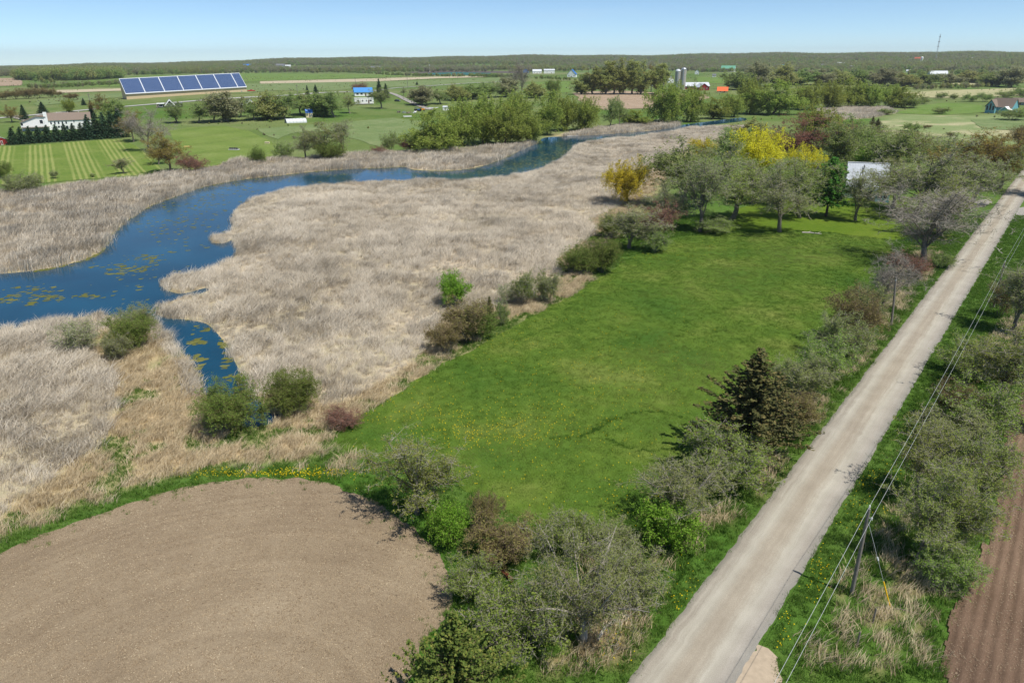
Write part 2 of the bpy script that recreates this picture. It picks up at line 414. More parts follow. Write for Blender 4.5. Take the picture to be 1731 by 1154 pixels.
def build_ground():
    az = np.concatenate([np.linspace(-180, -56, 40), np.linspace(-55.5, 55.5, 520), np.linspace(56, 180, 40)[:-1]])
    az = np.radians(az); na = len(az)
    rr = np.concatenate([[0.5, 4, 8, 12, 16], 20 * 1.0195 ** np.arange(0, 318)])
    rr = rr[rr < 9300]; nr = len(rr)
    R, A = np.meshgrid(rr, az, indexing='ij')
    X = (R * np.sin(A)).ravel(); Y = (R * np.cos(A)).ravel()
    Z = terrain(X, Y)
    i = np.arange(nr - 1)[:, None] * na; j = np.arange(na)[None, :]; j2 = (j + 1) % na
    Fq = np.stack([i + j, i + j2, i + na + j2, i + na + j], -1).reshape(-1, 4)
    t = NT('ground_grass'); base = t.attr('gcol')
    n1 = t.noise(0.9, 6, 0.7); n2 = t.noise(9.0, 3, 0.7); n3 = t.noise(0.05, 3)
    col = t.mix(base, t.ramp(n1, [(0.25, (0.62, 0.66, 0.55)), (0.75, (1.25, 1.2, 1.2))]), 0.8, 'MULTIPLY')
    col = t.mix(col, t.ramp(n2, [(0.3, (0.7, 0.72, 0.66)), (0.7, (1.22, 1.2, 1.2))]), 0.7, 'MULTIPLY')
    col = t.mix(col, t.ramp(n3, [(0.3, (0.88, 0.92, 0.85)), (0.7, (1.1, 1.06, 1.1))]), 1.0, 'MULTIPLY')
    mat = t.surf(col, 0.95, 0.05, normal=t.bump(n2, 0.5, 0.12))
    me = mesh_np('ground', np.stack([X, Y, Z], 1), Fq, [mat], smooth=True)
    gc = ground_colour(X, Y)
    a = me.attributes.new('gcol', 'FLOAT_COLOR', 'POINT')
    a.data.foreach_set('color', np.concatenate([gc, np.ones((len(gc), 1))], 1).astype(np.float32).ravel())
    return tag(link('ground', me), kind='structure')
build_ground()

# water ------------------------------------------------------------
t = NT('river_water')
rip = t.noise(2.2, 4, 0.6, stretch=(1.0, 1.6, 1.0), rot=0.5)
wc = t.ramp(t.noise(0.06, 3), [(0.35, (0.003, 0.040, 0.075)), (0.7, (0.005, 0.068, 0.125))])
M_WATER = t.surf(wc, 0.07, 0.5, normal=t.bump(rip, 0.10, 0.08), IOR=1.333)
sheet('river', WATER, 0.02, M_WATER)

# meadow, lawn ------------------------------------------------------
def grassmat(name, a, b, c, stripes=None, fine=10.0):
    t = NT(name)
    n0 = t.noise(0.07, 4, 0.6); n1 = t.noise(0.8, 5, 0.65); n2 = t.noise(fine, 3, 0.7)
    col = t.ramp(n0, [(0.3, a), (0.52, b), (0.72, c)])
    col = t.mix(col, t.ramp(n1, [(0.25, (0.70, 0.74, 0.62)), (0.75, (1.22, 1.16, 1.25))]), 0.75, 'MULTIPLY')
    col = t.mix(col, t.ramp(n2, [(0.3, (0.62, 0.68, 0.6)), (0.7, (1.3, 1.25, 1.3))]), 0.7, 'MULTIPLY')
    if stripes:
        ang, per, amt, tint = stripes
        mp = t.n('ShaderNodeMapping'); mp.inputs['Rotation'].default_value = (0, 0, ang); t.l(t.pos(), mp.inputs['Vector'])
        wv = t.n('ShaderNodeTexWave'); wv.bands_direction = 'X'; wv.inputs['Scale'].default_value = 0.314 / per; wv.inputs['Distortion'].default_value = 0.8
        wv.inputs['Detail'].default_value = 2; wv.inputs['Detail Scale'].default_value = 0.6
        t.l(mp.outputs[0], wv.inputs['Vector'])
        w2 = t.n('ShaderNodeTexWave'); w2.bands_direction = 'X'; w2.inputs['Scale'].default_value = 0.314 / (per * 7.5); w2.inputs['Distortion'].default_value = 1.5; w2.inputs['Detail Scale'].default_value = 0.3
        t.l(mp.outputs[0], w2.inputs['Vector'])
        grp = t.ramp(w2.outputs['Fac'], [(0.12, (0.05, 0.05, 0.05)), (0.35, (1, 1, 1))])
        st = t.math('MULTIPLY', t.ramp(wv.outputs['Fac'], [(0.3, (0, 0, 0)), (0.75, (1, 1, 1))]), t.math('ADD', t.math('MULTIPLY', n1, 0.8), 0.5))
        col = t.mix(col, tint, t.math('MULTIPLY', t.math('MULTIPLY', st, grp), amt))
    return t.surf(col, 0.95, 0.05, normal=t.bump(n2, 0.45, 0.08))
M_MEADOW = grassmat('meadow_grass', lin(70, 102, 38), lin(92, 116, 44), lin(122, 132, 66))
sheet('meadow', ragged(MEADOW, 0.8, 0.5), 0.012, M_MEADOW)
M_LAWN = grassmat('mown_lawn_grass', lin(86, 112, 34), lin(96, 118, 38), lin(112, 126, 50))
sheet('mown_lawn', ragged(LAWN, 1.0, 0.5), 0.016, M_LAWN)

# ploughed fields ----------------------------------------------------
def soilmat(name, a, b, c, centre=None, rows=None):
    t = NT(name); n0 = t.noise(0.09, 4, 0.6); n1 = t.noise(3.0, 5, 0.75); n2 = t.noise(14.0, 3, 0.7)
    col = t.ramp(n0, [(0.3, a), (0.5, b), (0.7, c)])
    col = t.mix(col, t.ramp(n1, [(0.25, (0.78, 0.77, 0.76)), (0.75, (1.14, 1.15, 1.16))]), 0.8, 'MULTIPLY')
    col = t.mix(col, t.ramp(n2, [(0.3, (0.58, 0.56, 0.54)), (0.62, (1.08, 1.08, 1.08)), (0.76, (1.5, 1.5, 1.45))]), 0.8, 'MULTIPLY')
    if centre is not None:                                   # tillage passes run round the field's end
        mp = t.n('ShaderNodeMapping'); mp.inputs['Location'].default_value = (-centre[0], -centre[1], 0); t.l(t.pos(), mp.inputs['Vector'])
        ln = t.n('ShaderNodeVectorMath', operation='LENGTH'); t.l(mp.outputs[0], ln.inputs[0])
        cb = t.n('ShaderNodeCombineXYZ'); t.l(ln.outputs['Value'], cb.inputs[0])
        rn = t.noise(1.1, 4, 0.7, vec=cb.outputs[0])
        col = t.mix(col, t.ramp(rn, [(0.3, (0.87, 0.86, 0.85)), (0.7, (1.10, 1.10, 1.10))]), 1.0, 'MULTIPLY')
    return t.surf(col, 0.95, 0.05, normal=t.bump(n2, 0.9, 0.10))
fc = GP([(330, 1290)])[0]
M_SOIL = soilmat('tilled_soil', lin(146, 129, 106), lin(160, 143, 118), lin(173, 156, 130), centre=fc)
sheet('ploughed_field', ragged(FIELD_L, 0.5, 0.35), 0.02, M_SOIL)

def row_field(name, poly, mat, pitch=0.72, h=0.11):
    P = np.asarray(poly); ctr = P.mean(0); q = (P - ctr); vv = q @ RDIR; uu = q @ RNOR
    us = np.arange(uu.min(), uu.max(), 0.12); vs = np.arange(vv.min(), vv.max(), 0.5)
    U, V = np.meshgrid(us, vs, indexing='ij'); X = ctr[0] + U * RNOR[0] + V * RDIR[0]; Y = ctr[1] + U * RNOR[1] + V * RDIR[1]
    ins = inside(ragged(P, 0.5, 0.4), X.ravel(), Y.ravel()).reshape(X.shape)
    Z = 0.05 + h * (0.5 + 0.5 * np.sin(2 * math.pi * U / pitch)) * (0.6 + 0.8 * vnoise(X, Y, 0.9)) + 0.06 * (vnoise(X + 9, Y, 0.35) - 0.5)
    n0, n1 = U.shape; i = np.arange(n0 - 1)[:, None] * n1; j = np.arange(n1 - 1)[None, :]
    Fq = np.stack([i + j, i + n1 + j, i + n1 + j + 1, i + j + 1], -1).reshape(-1, 4)
    ok = ins.ravel()[Fq].all(1); Fq = Fq[ok]; us_, inv = np.unique(Fq, return_inverse=True)
    V3 = np.stack([X.ravel(), Y.ravel(), Z.ravel()], 1)[us_]
    me = mesh_np(name, V3, inv.reshape(-1, 4), [mat], smooth=True)
    a = np.asarray([p.normal.z for p in me.polygons[:3]])
    if len(a) and a.mean() < 0: me.flip_normals()
    return tag(link(name, me), kind='structure')
M_SOIL2 = soilmat('row_soil', lin(112, 92, 76), lin(128, 106, 88), lin(142, 120, 100))
row_field('ploughed_field', FIELD_R, M_SOIL2)

# road ---------------------------------------------------------------
def build_road():
    vs = np.concatenate([np.arange(-75, 120, 0.45), np.arange(120, 420, 1.5), np.arange(420, 900, 8.0)])
    us = np.linspace(0, 1, 25)
    U, V = np.meshgrid(us, vs, indexing='ij')
    eL = RW_L + (fbm(vs, vs * 0 + 3, 0.8) - 0.5) * 0.35; eR = RW_R + (fbm(vs, vs * 0 + 44, 0.8) - 0.5) * 0.4
    UU = eL[None, :] + (eR - eL)[None, :] * U
    X = RC0[0] + V * RDIR[0] + UU * RNOR[0]; Y = RC0[1] + V * RDIR[1] + UU * RNOR[1]
    edge = 1 - np.abs(2 * U - 1)
    Z = 0.03 + 0.14 * (1 - (2 * U - 1) ** 2) + 0.035 * np.exp(-((edge - 0.10) / 0.05) ** 2) * (0.4 + vnoise(X, Y, 0.5)) - 0.02 * (np.exp(-((U - 0.3) / 0.06) ** 2) + np.exp(-((U - 0.68) / 0.06) ** 2))
    n0, n1 = U.shape; i = np.arange(n0 - 1)[:, None] * n1; j = np.arange(n1 - 1)[None, :]
    Fq = np.stack([i + j, i + n1 + j, i + n1 + j + 1, i + j + 1], -1).reshape(-1, 4)
    t = NT('gravel'); u = t.attr('across', out='Fac'); v = t.attr('along', out='Fac')
    cb = t.n('ShaderNodeCombineXYZ'); t.l(t.math('MULTIPLY', u, 6.0), cb.inputs[0]); t.l(t.math('MULTIPLY', v, 0.035), cb.inputs[1])
    streak = t.noise(2.6, 5, 0.65, vec=cb.outputs[0])
    ud = t.math('ADD', u, t.math('MULTIPLY', t.math('SUBTRACT', streak, 0.5), 0.16))
    gr, pl, bn, gy = lin(140, 136, 125), lin(178, 173, 159), lin(164, 155, 139), lin(144, 141, 133)
    col = t.ramp(ud, [(0.02, gr), (0.10, lin(160, 153, 140)), (0.26, pl), (0.40, bn), (0.54, bn), (0.68, pl), (0.84, lin(166, 160, 149)), (0.97, gy)])
    n1_ = t.noise(0.35, 4, 0.6); n2_ = t.noise(16.0, 3, 0.75)
    col = t.mix(col, t.ramp(streak, [(0.3, (0.86, 0.85, 0.84)), (0.7, (1.08, 1.08, 1.08))]), 0.9, 'MULTIPLY')
    col = t.mix(col, t.ramp(n1_, [(0.3, (0.90, 0.89, 0.88)), (0.7, (1.06, 1.06, 1.06))]), 1.0, 'MULTIPLY')
    col = t.mix(col, t.ramp(n2_, [(0.3, (0.75, 0.74, 0.73)), (0.7, (1.16, 1.16, 1.16))]), 0.75, 'MULTIPLY')
    mat = t.surf(col, 0.95, 0.1, normal=t.bump(n2_, 0.5, 0.04))
    me = mesh_np('gravel_road', np.stack([X.ravel(), Y.ravel(), Z.ravel() + terrain(X.ravel(), Y.ravel())], 1), Fq, [mat], smooth=True)
    for nm, val in (('across', U), ('along', V)):
        a = me.attributes.new(nm, 'FLOAT', 'POINT'); a.data.foreach_set('value', val.astype(np.float32).ravel())
    if me.polygons[0].normal.z < 0: me.flip_normals()
    tag(link('gravel_road', me), kind='structure')
build_road()
M_SAND = plain('sandy_gravel', lin(176, 160, 138), 0.95, 0.05, 0.10, 2.5)
ENTRANCE = GP([(1285, 1090), (1300, 1092), (1312, 1115), (1320, 1150), (1330, 1200), (1210, 1230), (1180, 1180)])
sheet('field_entrance', ragged(ENTRANCE, 0.3, 0.35, 0.8), 0.045, M_SAND)
M_DRIVE = soilmat('grey_gravel', lin(148, 144, 138), lin(164, 160, 152), lin(176, 172, 164))
sheet('driveway', ragged(GP([(1678, 342), (1662, 350), (1636, 352), (1600, 349), (1560, 342), (1560, 337), (1600, 341), (1640, 342), (1672, 336)]), 0.8, 0.2), 0.04, M_DRIVE)
sheet('side_lane', ragged(GP([(1722, 352), (1731, 350), (1800, 352), (1800, 366), (1731, 368), (1712, 372)]), 0.8, 0.2), 0.04, M_DRIVE)

# ------------------------------------------------------------------ fields and lane beyond the river
M_FG = [grassmat('far_green_field', lin(106, 126, 78), lin(118, 134, 88), lin(134, 144, 102), fine=2.0),
        grassmat('far_bright_field', lin(98, 126, 58), lin(108, 132, 66), lin(122, 140, 80), fine=2.0),
        grassmat('far_pale_field', lin(160, 160, 116), lin(172, 168, 128), lin(184, 176, 142), fine=2.0),
        grassmat('far_straw_field', lin(178, 166, 138), lin(186, 174, 148), lin(194, 182, 158), fine=2.0),
        soilmat('far_soil', lin(158, 138, 116), lin(170, 150, 128), lin(180, 160, 138))]
M_STRIPE = grassmat('striped_lawn_grass', lin(98, 122, 54), lin(108, 128, 60), lin(120, 134, 72), stripes=(-0.55, 1.8, 0.42, lin(176, 174, 112)), fine=3.0)
M_STRIPE2 = grassmat('faint_striped_lawn_grass', lin(100, 122, 58), lin(110, 128, 64), lin(122, 136, 78), stripes=(0.45, 3.0, 0.25, lin(150, 168, 90)), fine=3.0)
def field(name, px, mat, z=0.10, grid=25.0, amp=1.5):
    return sheet(name, ragged(GP(px), 6.0, amp, 12.0), z, mat, grid=grid)
field('striped_lawn', [(-60, 318), (0, 313), (80, 309), (150, 303), (230, 297), (275, 290), (262, 270), (235, 250), (212, 236), (160, 238), (60, 246), (-60, 250)], M_STRIPE, amp=0.6)
field('faint_striped_lawn', [(322, 287), (360, 281), (400, 272), (440, 268), (470, 262), (478, 250), (455, 238), (420, 222), (380, 213), (320, 216), (285, 222), (300, 250)], M_STRIPE2, amp=0.6)
field('pasture', [(440, 218), (520, 212), (600, 205), (660, 200), (720, 205), (715, 222), (690, 240), (640, 250), (600, 236), (560, 222), (500, 224), (470, 236), (440, 226)], M_FG[0], z=0.14)
field('green_field', [(60, 180), (200, 165), (420, 158), (600, 150), (700, 146), (860, 138), (860, 131), (700, 137), (560, 139), (420, 142), (200, 158), (60, 170)], M_FG[0], grid=80, z=0.2)
field('straw_field', [(95, 158), (205, 154), (205, 150), (95, 153)], M_FG[3], grid=80, z=0.3)
field('straw_field', [(440, 142), (640, 138), (740, 133), (820, 131), (820, 128), (740, 130), (600, 134), (440, 138)], M_FG[3], grid=80, z=0.35)
field('green_field', [(150, 136), (260, 128), (420, 124), (600, 126), (680, 127), (680, 130), (420, 138), (150, 148)], M_FG[1], grid=80, z=0.25)
field('ploughed_field', [(-40, 133), (30, 132), (38, 138), (36, 145), (-40, 147)], M_FG[4], grid=80, z=0.3)
field('ploughed_field', [(968, 158), (1000, 155), (1040, 153.5), (1080, 155), (1110, 158), (1190, 160), (1200, 166), (1150, 178), (1090, 184), (1020, 186), (985, 176)], M_FG[4], grid=40, z=0.2)
field('green_field', [(895, 140), (965, 138), (960, 148), (965, 156), (900, 160)], M_FG[1], grid=60, z=0.2)
field('green_field', [(760, 112), (1000, 110), (1000, 116), (760, 117)], M_FG[0], grid=120, z=0.4)
field('green_field', [(1175, 130), (1215, 131), (1250, 136), (1250, 142), (1180, 141)], M_FG[1], grid=80, z=0.3)
field('pale_field', [(1515, 158), (1600, 153), (1731, 149), (1800, 148), (1800, 158), (1731, 162), (1600, 166), (1530, 165)], M_FG[2], grid=60, z=0.3)
field('pale_field', [(1590, 146), (1680, 143), (1690, 139), (1600, 141)], M_FG[2], grid=60, z=0.3)
field('mown_paddock', [(1512, 192), (1560, 178), (1600, 174), (1660, 178), (1662, 190), (1600, 195)], M_FG[1], z=0.15, amp=0.8)
field('mown_paddock', [(1640, 203), (1731, 198), (1800, 200), (1800, 215), (1731, 222), (1660, 218)], M_FG[0], z=0.15, amp=0.8)
field('tarped_field', [(700, 125), (770, 122.5), (830, 124), (828, 127), (760, 127.5), (705, 127)], plain('teal_row_cover', lin(38, 96, 88), 0.6), grid=60, z=0.5)
field('ploughed_field', [(690, 122), (760, 120), (880, 121), (880, 124), (830, 123.5), (770, 122), (700, 124.5)], plain('dark_far_soil', lin(92, 80, 76), 0.9), grid=60, z=0.4)
def lane(name, px, w, mat, z=0.25):
    P = smooth_poly(GP(px), closed=False, n=6); d = np.gradient(P, axis=0); d /= np.linalg.norm(d, axis=1)[:, None]
    n = np.stack([-d[:, 1], d[:, 0]], 1) * w / 2
    L = P + n; R = P - n; V = []; 
    for a, b in zip(L, R): V += [(a[0], a[1], th(*a) + z), (b[0], b[1], th(*b) + z)]
    Fq = [(2 * i, 2 * i + 1, 2 * i + 3, 2 * i + 2) for i in range(len(P) - 1)]
    me = mesh_np(name, np.array(V), np.array(Fq), [mat])
    if me.polygons[0].normal.z < 0: me.flip_normals()
    return tag(link(name, me), kind='structure')
M_ASPH = soilmat('pale_asphalt', lin(168, 168, 162), lin(178, 178, 172), lin(188, 188, 182))
lane('country_lane', [(-80, 207), (0, 200), (90, 192), (160, 185), (230, 179), (310, 172.5), (400, 166), (500, 160.5), (600, 155.5), (660, 150), (720, 146), (790, 141.2), (850, 138.5)], 7.0, M_ASPH)
lane('farm_drive', [(657, 157), (672, 162), (690, 171), (708, 179), (728, 186)], 5.0, M_DRIVE, 0.3)
lane('house_drive', [(20, 196), (48, 204), (60, 207)], 6.0, M_DRIVE, 0.3)

# ------------------------------------------------------------------ plants
def quads_leaf(P, size, rs, up=0.3):
    """diamond leaves at points P"""
    n = len(P); nrm = rs.normal(size=(n, 3)); nrm[:, 2] = np.abs(nrm[:, 2]) + up; nrm /= np.linalg.norm(nrm, axis=1)[:, None]
    a = rs.normal(size=(n, 3)); a -= (a * nrm).sum(1)[:, None] * nrm; a /= np.linalg.norm(a, axis=1)[:, None] + 1e-9
    b = np.cross(nrm, a); s = (size * rs.uniform(0.55, 1.45, n))[:, None]
    V = np.stack([P - a * s * 0.5, P + b * s * 0.32, P + a * s * 0.5, P - b * s * 0.32], 1).reshape(-1, 3)
    Fq = np.arange(4 * n).reshape(-1, 4)
    return V, Fq
def ribbons(P0, P1, P2, w, rs):
    """bent tapering twigs: a quad and a tip triangle each"""
    n = len(P0); d = P2 - P0; s = np.cross(d, rs.normal(size=(n, 3))); s /= np.linalg.norm(s, axis=1)[:, None] + 1e-9
    w = np.asarray(w).reshape(-1, 1) if np.ndim(w) else np.full((n, 1), w)
    V = np.stack([P0 - s * w, P0 + s * w, P1 + s * w * 0.7, P1 - s * w * 0.7, P2], 1).reshape(-1, 3)
    k = np.arange(n)[:, None] * 5
    return V, k + np.array([[0, 1, 2, 3]]), k + np.array([[3, 2, 4]])
class Geo:
    def __init__(s): s.V = []; s.Q = []; s.T = []; s.qm = []; s.tm = []; s.tint = []; s.k = 0
    def add(s, V, Q=None, T=None, m=0, tint=None):
        if Q is not None and len(Q): s.Q.append(np.asarray(Q) + s.k); s.qm.append(np.full(len(Q), m))
        if T is not None and len(T): s.T.append(np.asarray(T) + s.k); s.tm.append(np.full(len(T), m))
        s.V.append(V); s.tint.append(np.full(len(V), 0.5) if tint is None else tint); s.k += len(V)
    def mesh(s, name, mats):
        Fc = []; mi = []
        if s.Q: Fc.append(np.concatenate(s.Q)); mi.append(np.concatenate(s.qm))
        if s.T: Fc.append(np.concatenate(s.T)); mi.append(np.concatenate(s.tm))
        return mesh_np(name, np.concatenate(s.V), Fc, mats, np.concatenate(mi), np.concatenate(s.tint))
def tube_np(pts, rads, n):
    m = MB(); m.tube(pts, list(rads), n, cap=False); return np.array(m.v), np.array(m.f)
def bez(a, c, b, n):
    t = np.linspace(0, 1, n)[:, None]; return (1 - t) ** 2 * a + 2 * t * (1 - t) * c + t * t * b

BARK_GREY = plain('grey_bark', lin(122, 114, 104), 0.9, 0.1, 0.25, 3.0)
BARK_DARK = plain('dark_bark', lin(84, 72, 62), 0.9, 0.1, 0.25, 3.0)
TWIG_GREY = plain('grey_twigs', lin(150, 143, 132), 0.9, 0.1, 0.2, 1.0)
TWIG_PALE = plain('pale_twigs', lin(160, 152, 140), 0.9, 0.1, 0.2, 1.0)
TWIG_BROWN = plain('brown_twigs', lin(124, 106, 90), 0.9, 0.1, 0.2, 1.0)
TWIG_RED = plain('reddish_twigs', lin(124, 102, 90), 0.9, 0.1, 0.2, 1.0)
TWIG_OLIVE = plain('olive_twigs', lin(112, 108, 70), 0.9, 0.1, 0.2, 1.0)
LF = dict(
    olive=leafmat('young_olive_leaves', lin(128, 140, 66), lin(150, 162, 76), lin(172, 180, 98)),
    green=leafmat('young_green_leaves', lin(120, 148, 62), lin(146, 170, 76), lin(170, 190, 98)),
    fresh=leafmat('fresh_green_leaves', lin(101, 147, 44), lin(134, 176, 59), lin(165, 200, 83)),
    dome=leafmat('willow_shrub_leaves', lin(108, 132, 58), lin(132, 156, 70), lin(158, 176, 92)),
    willow=leafmat('green_willow_leaves', lin(134, 151, 68), lin(158, 173, 81), lin(182, 193, 105)),
    yellow=leafmat('yellow_willow_leaves', lin(200, 188, 44), lin(222, 210, 58), lin(236, 228, 92)),
    bronze=leafmat('orange_bud_leaves', lin(138, 124, 62), lin(156, 142, 72), lin(164, 158, 82)),
    red=leafmat('red_bud_leaves', lin(142, 98, 80), lin(162, 114, 94), lin(176, 130, 106)),
    dark=leafmat('cedar_needles', lin(64, 70, 44), lin(92, 94, 54), lin(126, 110, 68), trans=0.12),
    gold=leafmat('golden_cedar_needles', lin(63, 81, 37), lin(96, 110, 48), lin(134, 129, 63), trans=0.12),
    spruce=leafmat('spruce_needles', lin(38, 62, 44), lin(58, 85, 60), lin(82, 107, 78), trans=0.1),
    larch=leafmat('larch_needles', lin(66, 114, 44), lin(88, 140, 55), lin(114, 162, 72)),
    pale=leafmat('pale_green_leaves', lin(149, 165, 105), lin(169, 180, 123), lin(189, 198, 145)),
    grey=leafmat('grey_green_leaves', lin(132, 146, 82), lin(154, 166, 94), lin(176, 182, 116)),
    brown=leafmat('brown_bud_leaves', lin(130, 122, 76), lin(150, 140, 86), lin(168, 158, 102)),
    farolive=leafmat('distant_olive_leaves', lin(140, 146, 84), lin(162, 166, 98), lin(182, 184, 118)),
    fargreen=leafmat('distant_green_leaves', lin(122, 144, 76), lin(144, 164, 90), lin(166, 182, 110)),
    fargrey=leafmat('distant_grey_buds', lin(138, 140, 102), lin(156, 156, 116), lin(174, 172, 134)),
    blossom=leafmat('cream_blossom', lin(215, 215, 132), lin(235, 231, 165), lin(245, 245, 198)))

def branch_tree(seed, H, R, trunk=0.28, n1=7, n2=7, n3=8, nl=3, leaf=0.2, lm='olive', tw=TWIG_GREY, bark=BARK_GREY, stems=1, cz=0.60, rz=0.42,
                weep=0.0, tw_w=0.012, r0=None, spread=0.55, lower=-0.75, nt=3, lean=(0, 0)):
    """trunk + limbs (mesh 1), twigs + young leaves (mesh 2), filling an uneven crown"""
    rs = np.random.default_rng(seed); g = Geo(); cr = Geo(); r0 = r0 or H * 0.016
    ctr = np.array([lean[0], lean[1], cz * H]); rad = np.array([R, R, rz * H])
    def clampv(p):
        q = (p - ctr) / rad; l = np.linalg.norm(q); return p if l <= 1 else ctr + (p - ctr) / l
    l2s = []
    for st in range(stems):
        if stems == 1:
            base = np.zeros(3); top = np.array([lean[0] * 0.5 + rs.normal() * 0.03 * H, lean[1] * 0.5 + rs.normal() * 0.03 * H, trunk * H])
        else:
            a = 2 * math.pi * (st + rs.uniform(-0.3, 0.3)) / stems; base = np.array([math.cos(a), math.sin(a), 0]) * 0.06 * R * rs.uniform(0.4, 1.6)
            top = base + np.array([math.cos(a) * R * 0.28, math.sin(a) * R * 0.28, trunk * H * rs.uniform(0.7, 1.2)])
        base[2] = -0.15
        tr = bez(base, (base + top) / 2 + rs.normal(size=3) * 0.02 * H, top, 5)
        rr0 = r0 * (1 if stems == 1 else 0.5)
        V, Q = tube_np(tr, np.linspace(rr0 * 1.25, rr0 * 0.75, 5), 7 if stems == 1 else 4); g.add(V, Q)
        for i in range(n1):
            u = rs.normal(size=3); u /= np.linalg.norm(u)
            if u[2] < lower: u[2] = -u[2]
            if stems > 1: u[:2] = 0.55 * u[:2] + 0.65 * np.array([math.cos(a), math.sin(a)])
            tgt = clampv(ctr + u * rad * rs.uniform(0.40, 0.95))
            s0 = tr[-1] if rs.random() < 0.45 else tr[rs.integers(2, 5)] * 1.0
            mid = (s0 + tgt) / 2 + np.array([0, 0, 0.12 * H]) * rs.uniform(0.0, 1.0) + (tgt - s0) * np.array([spread - 0.5, spread - 0.5, 0])
            lp = bez(s0, mid, tgt, 6)
            V, Q = tube_np(lp, np.linspace(rr0 * 0.42, rr0 * 0.08, 6), 4); g.add(V, Q)
            for k in range(n2):
                t = rs.uniform(0.3, 1.0); p = lp[min(5, int(t * 5))]
                d = rs.normal(size=3) * np.array([1, 1, 0.8]); d[2] += 0.25
                e = clampv(p + d * R * 0.30)
                l2s.append((p, e)); 
    A = np.array([a for a, b in l2s]); B = np.array([b for a, b in l2s])
    mid = (A + B) / 2 + rs.normal(size=A.shape) * 0.05 * R
    for off in (0, 1):                                  # branchlets as crossed ribbons so that they read from every side
        V, Q, T = ribbons(A, mid, B, r0 * 0.05 + tw_w * 0.5, rs); cr.add(V, Q, T, 0)
    # twigs
    i2 = np.repeat(np.arange(len(A)), n3); t = rs.uniform(0.15, 1.0, len(i2))[:, None]
    p = A[i2] * (1 - t) ** 2 + 2 * t * (1 - t) * mid[i2] + t * t * B[i2]
    if weep > 0:
        L = weep * rs.uniform(0.5, 1.2, len(i2))[:, None]
        d = rs.normal(size=(len(i2), 3)) * 0.16; d[:, 2] = -1
        out = p * np.array([1, 1, 0]); out /= np.linalg.norm(out, axis=1)[:, None] + 1e-6
        q1 = p + out * 0.12 * L + d * L * 0.35 + np.array([0, 0, 0.12]) * L; q2 = p + out * 0.18 * L + d * L
        q2[:, 2] = np.maximum(q2[:, 2], 0.35); q1[:, 2] = np.maximum(q1[:, 2], 0.4)
    else:
        d = rs.normal(size=(len(i2), 3)); d[:, 2] += 0.55; d /= np.linalg.norm(d, axis=1)[:, None]
        L = R * 0.17 * rs.uniform(0.5, 1.3, len(i2))[:, None]
        q2 = p + d * L; q1 = (p + q2) / 2 + rs.normal(size=p.shape) * L * 0.12
        q2[:, 2] = np.maximum(q2[:, 2], 0.05)
    V, Q, T = ribbons(p, q1, q2, tw_w, rs); cr.add(V, Q, T, 0)
    if nt:                                              # fine side twigs
        j = np.repeat(np.arange(len(p)), nt); s0 = q1[j]; d = rs.normal(size=(len(j), 3)); d[:, 2] += 0.4 if weep == 0 else -0.9
        s2 = s0 + d * R * 0.055; V, Q, T = ribbons(s0, (s0 + s2) / 2, s2, tw_w * 0.6, rs); cr.add(V, Q, T, 0)
    if nl:
        j = np.repeat(np.arange(len(p)), nl); u = rs.uniform(0.2, 1.05, len(j))[:, None]
        P = np.where(u < 0.5, p[j] + (q1 - p)[j] * u * 2, q1[j] + (q2 - q1)[j] * (u - 0.5) * 2) + rs.normal(size=(len(j), 3)) * leaf * 0.7
        P[:, 2] = np.maximum(P[:, 2], 0.08)
        V, Q = quads_leaf(P, leaf, rs); tn = np.repeat(np.clip(rs.beta(2, 2, len(j)), 0, 1), 4); cr.add(V, Q, None, 1, tn)
    me = g.mesh('trunk', [bark]); mc = cr.mesh('crown', [tw, LF[lm]])
    zt = np.percentile(np.concatenate(cr.V)[:, 2], 99.6); w = np.percentile(np.abs(np.concatenate(cr.V)[:, :2]), 96.5)
    return dict(trunk=me, crown=mc, H=zt, W=2 * max(w, 0.1))
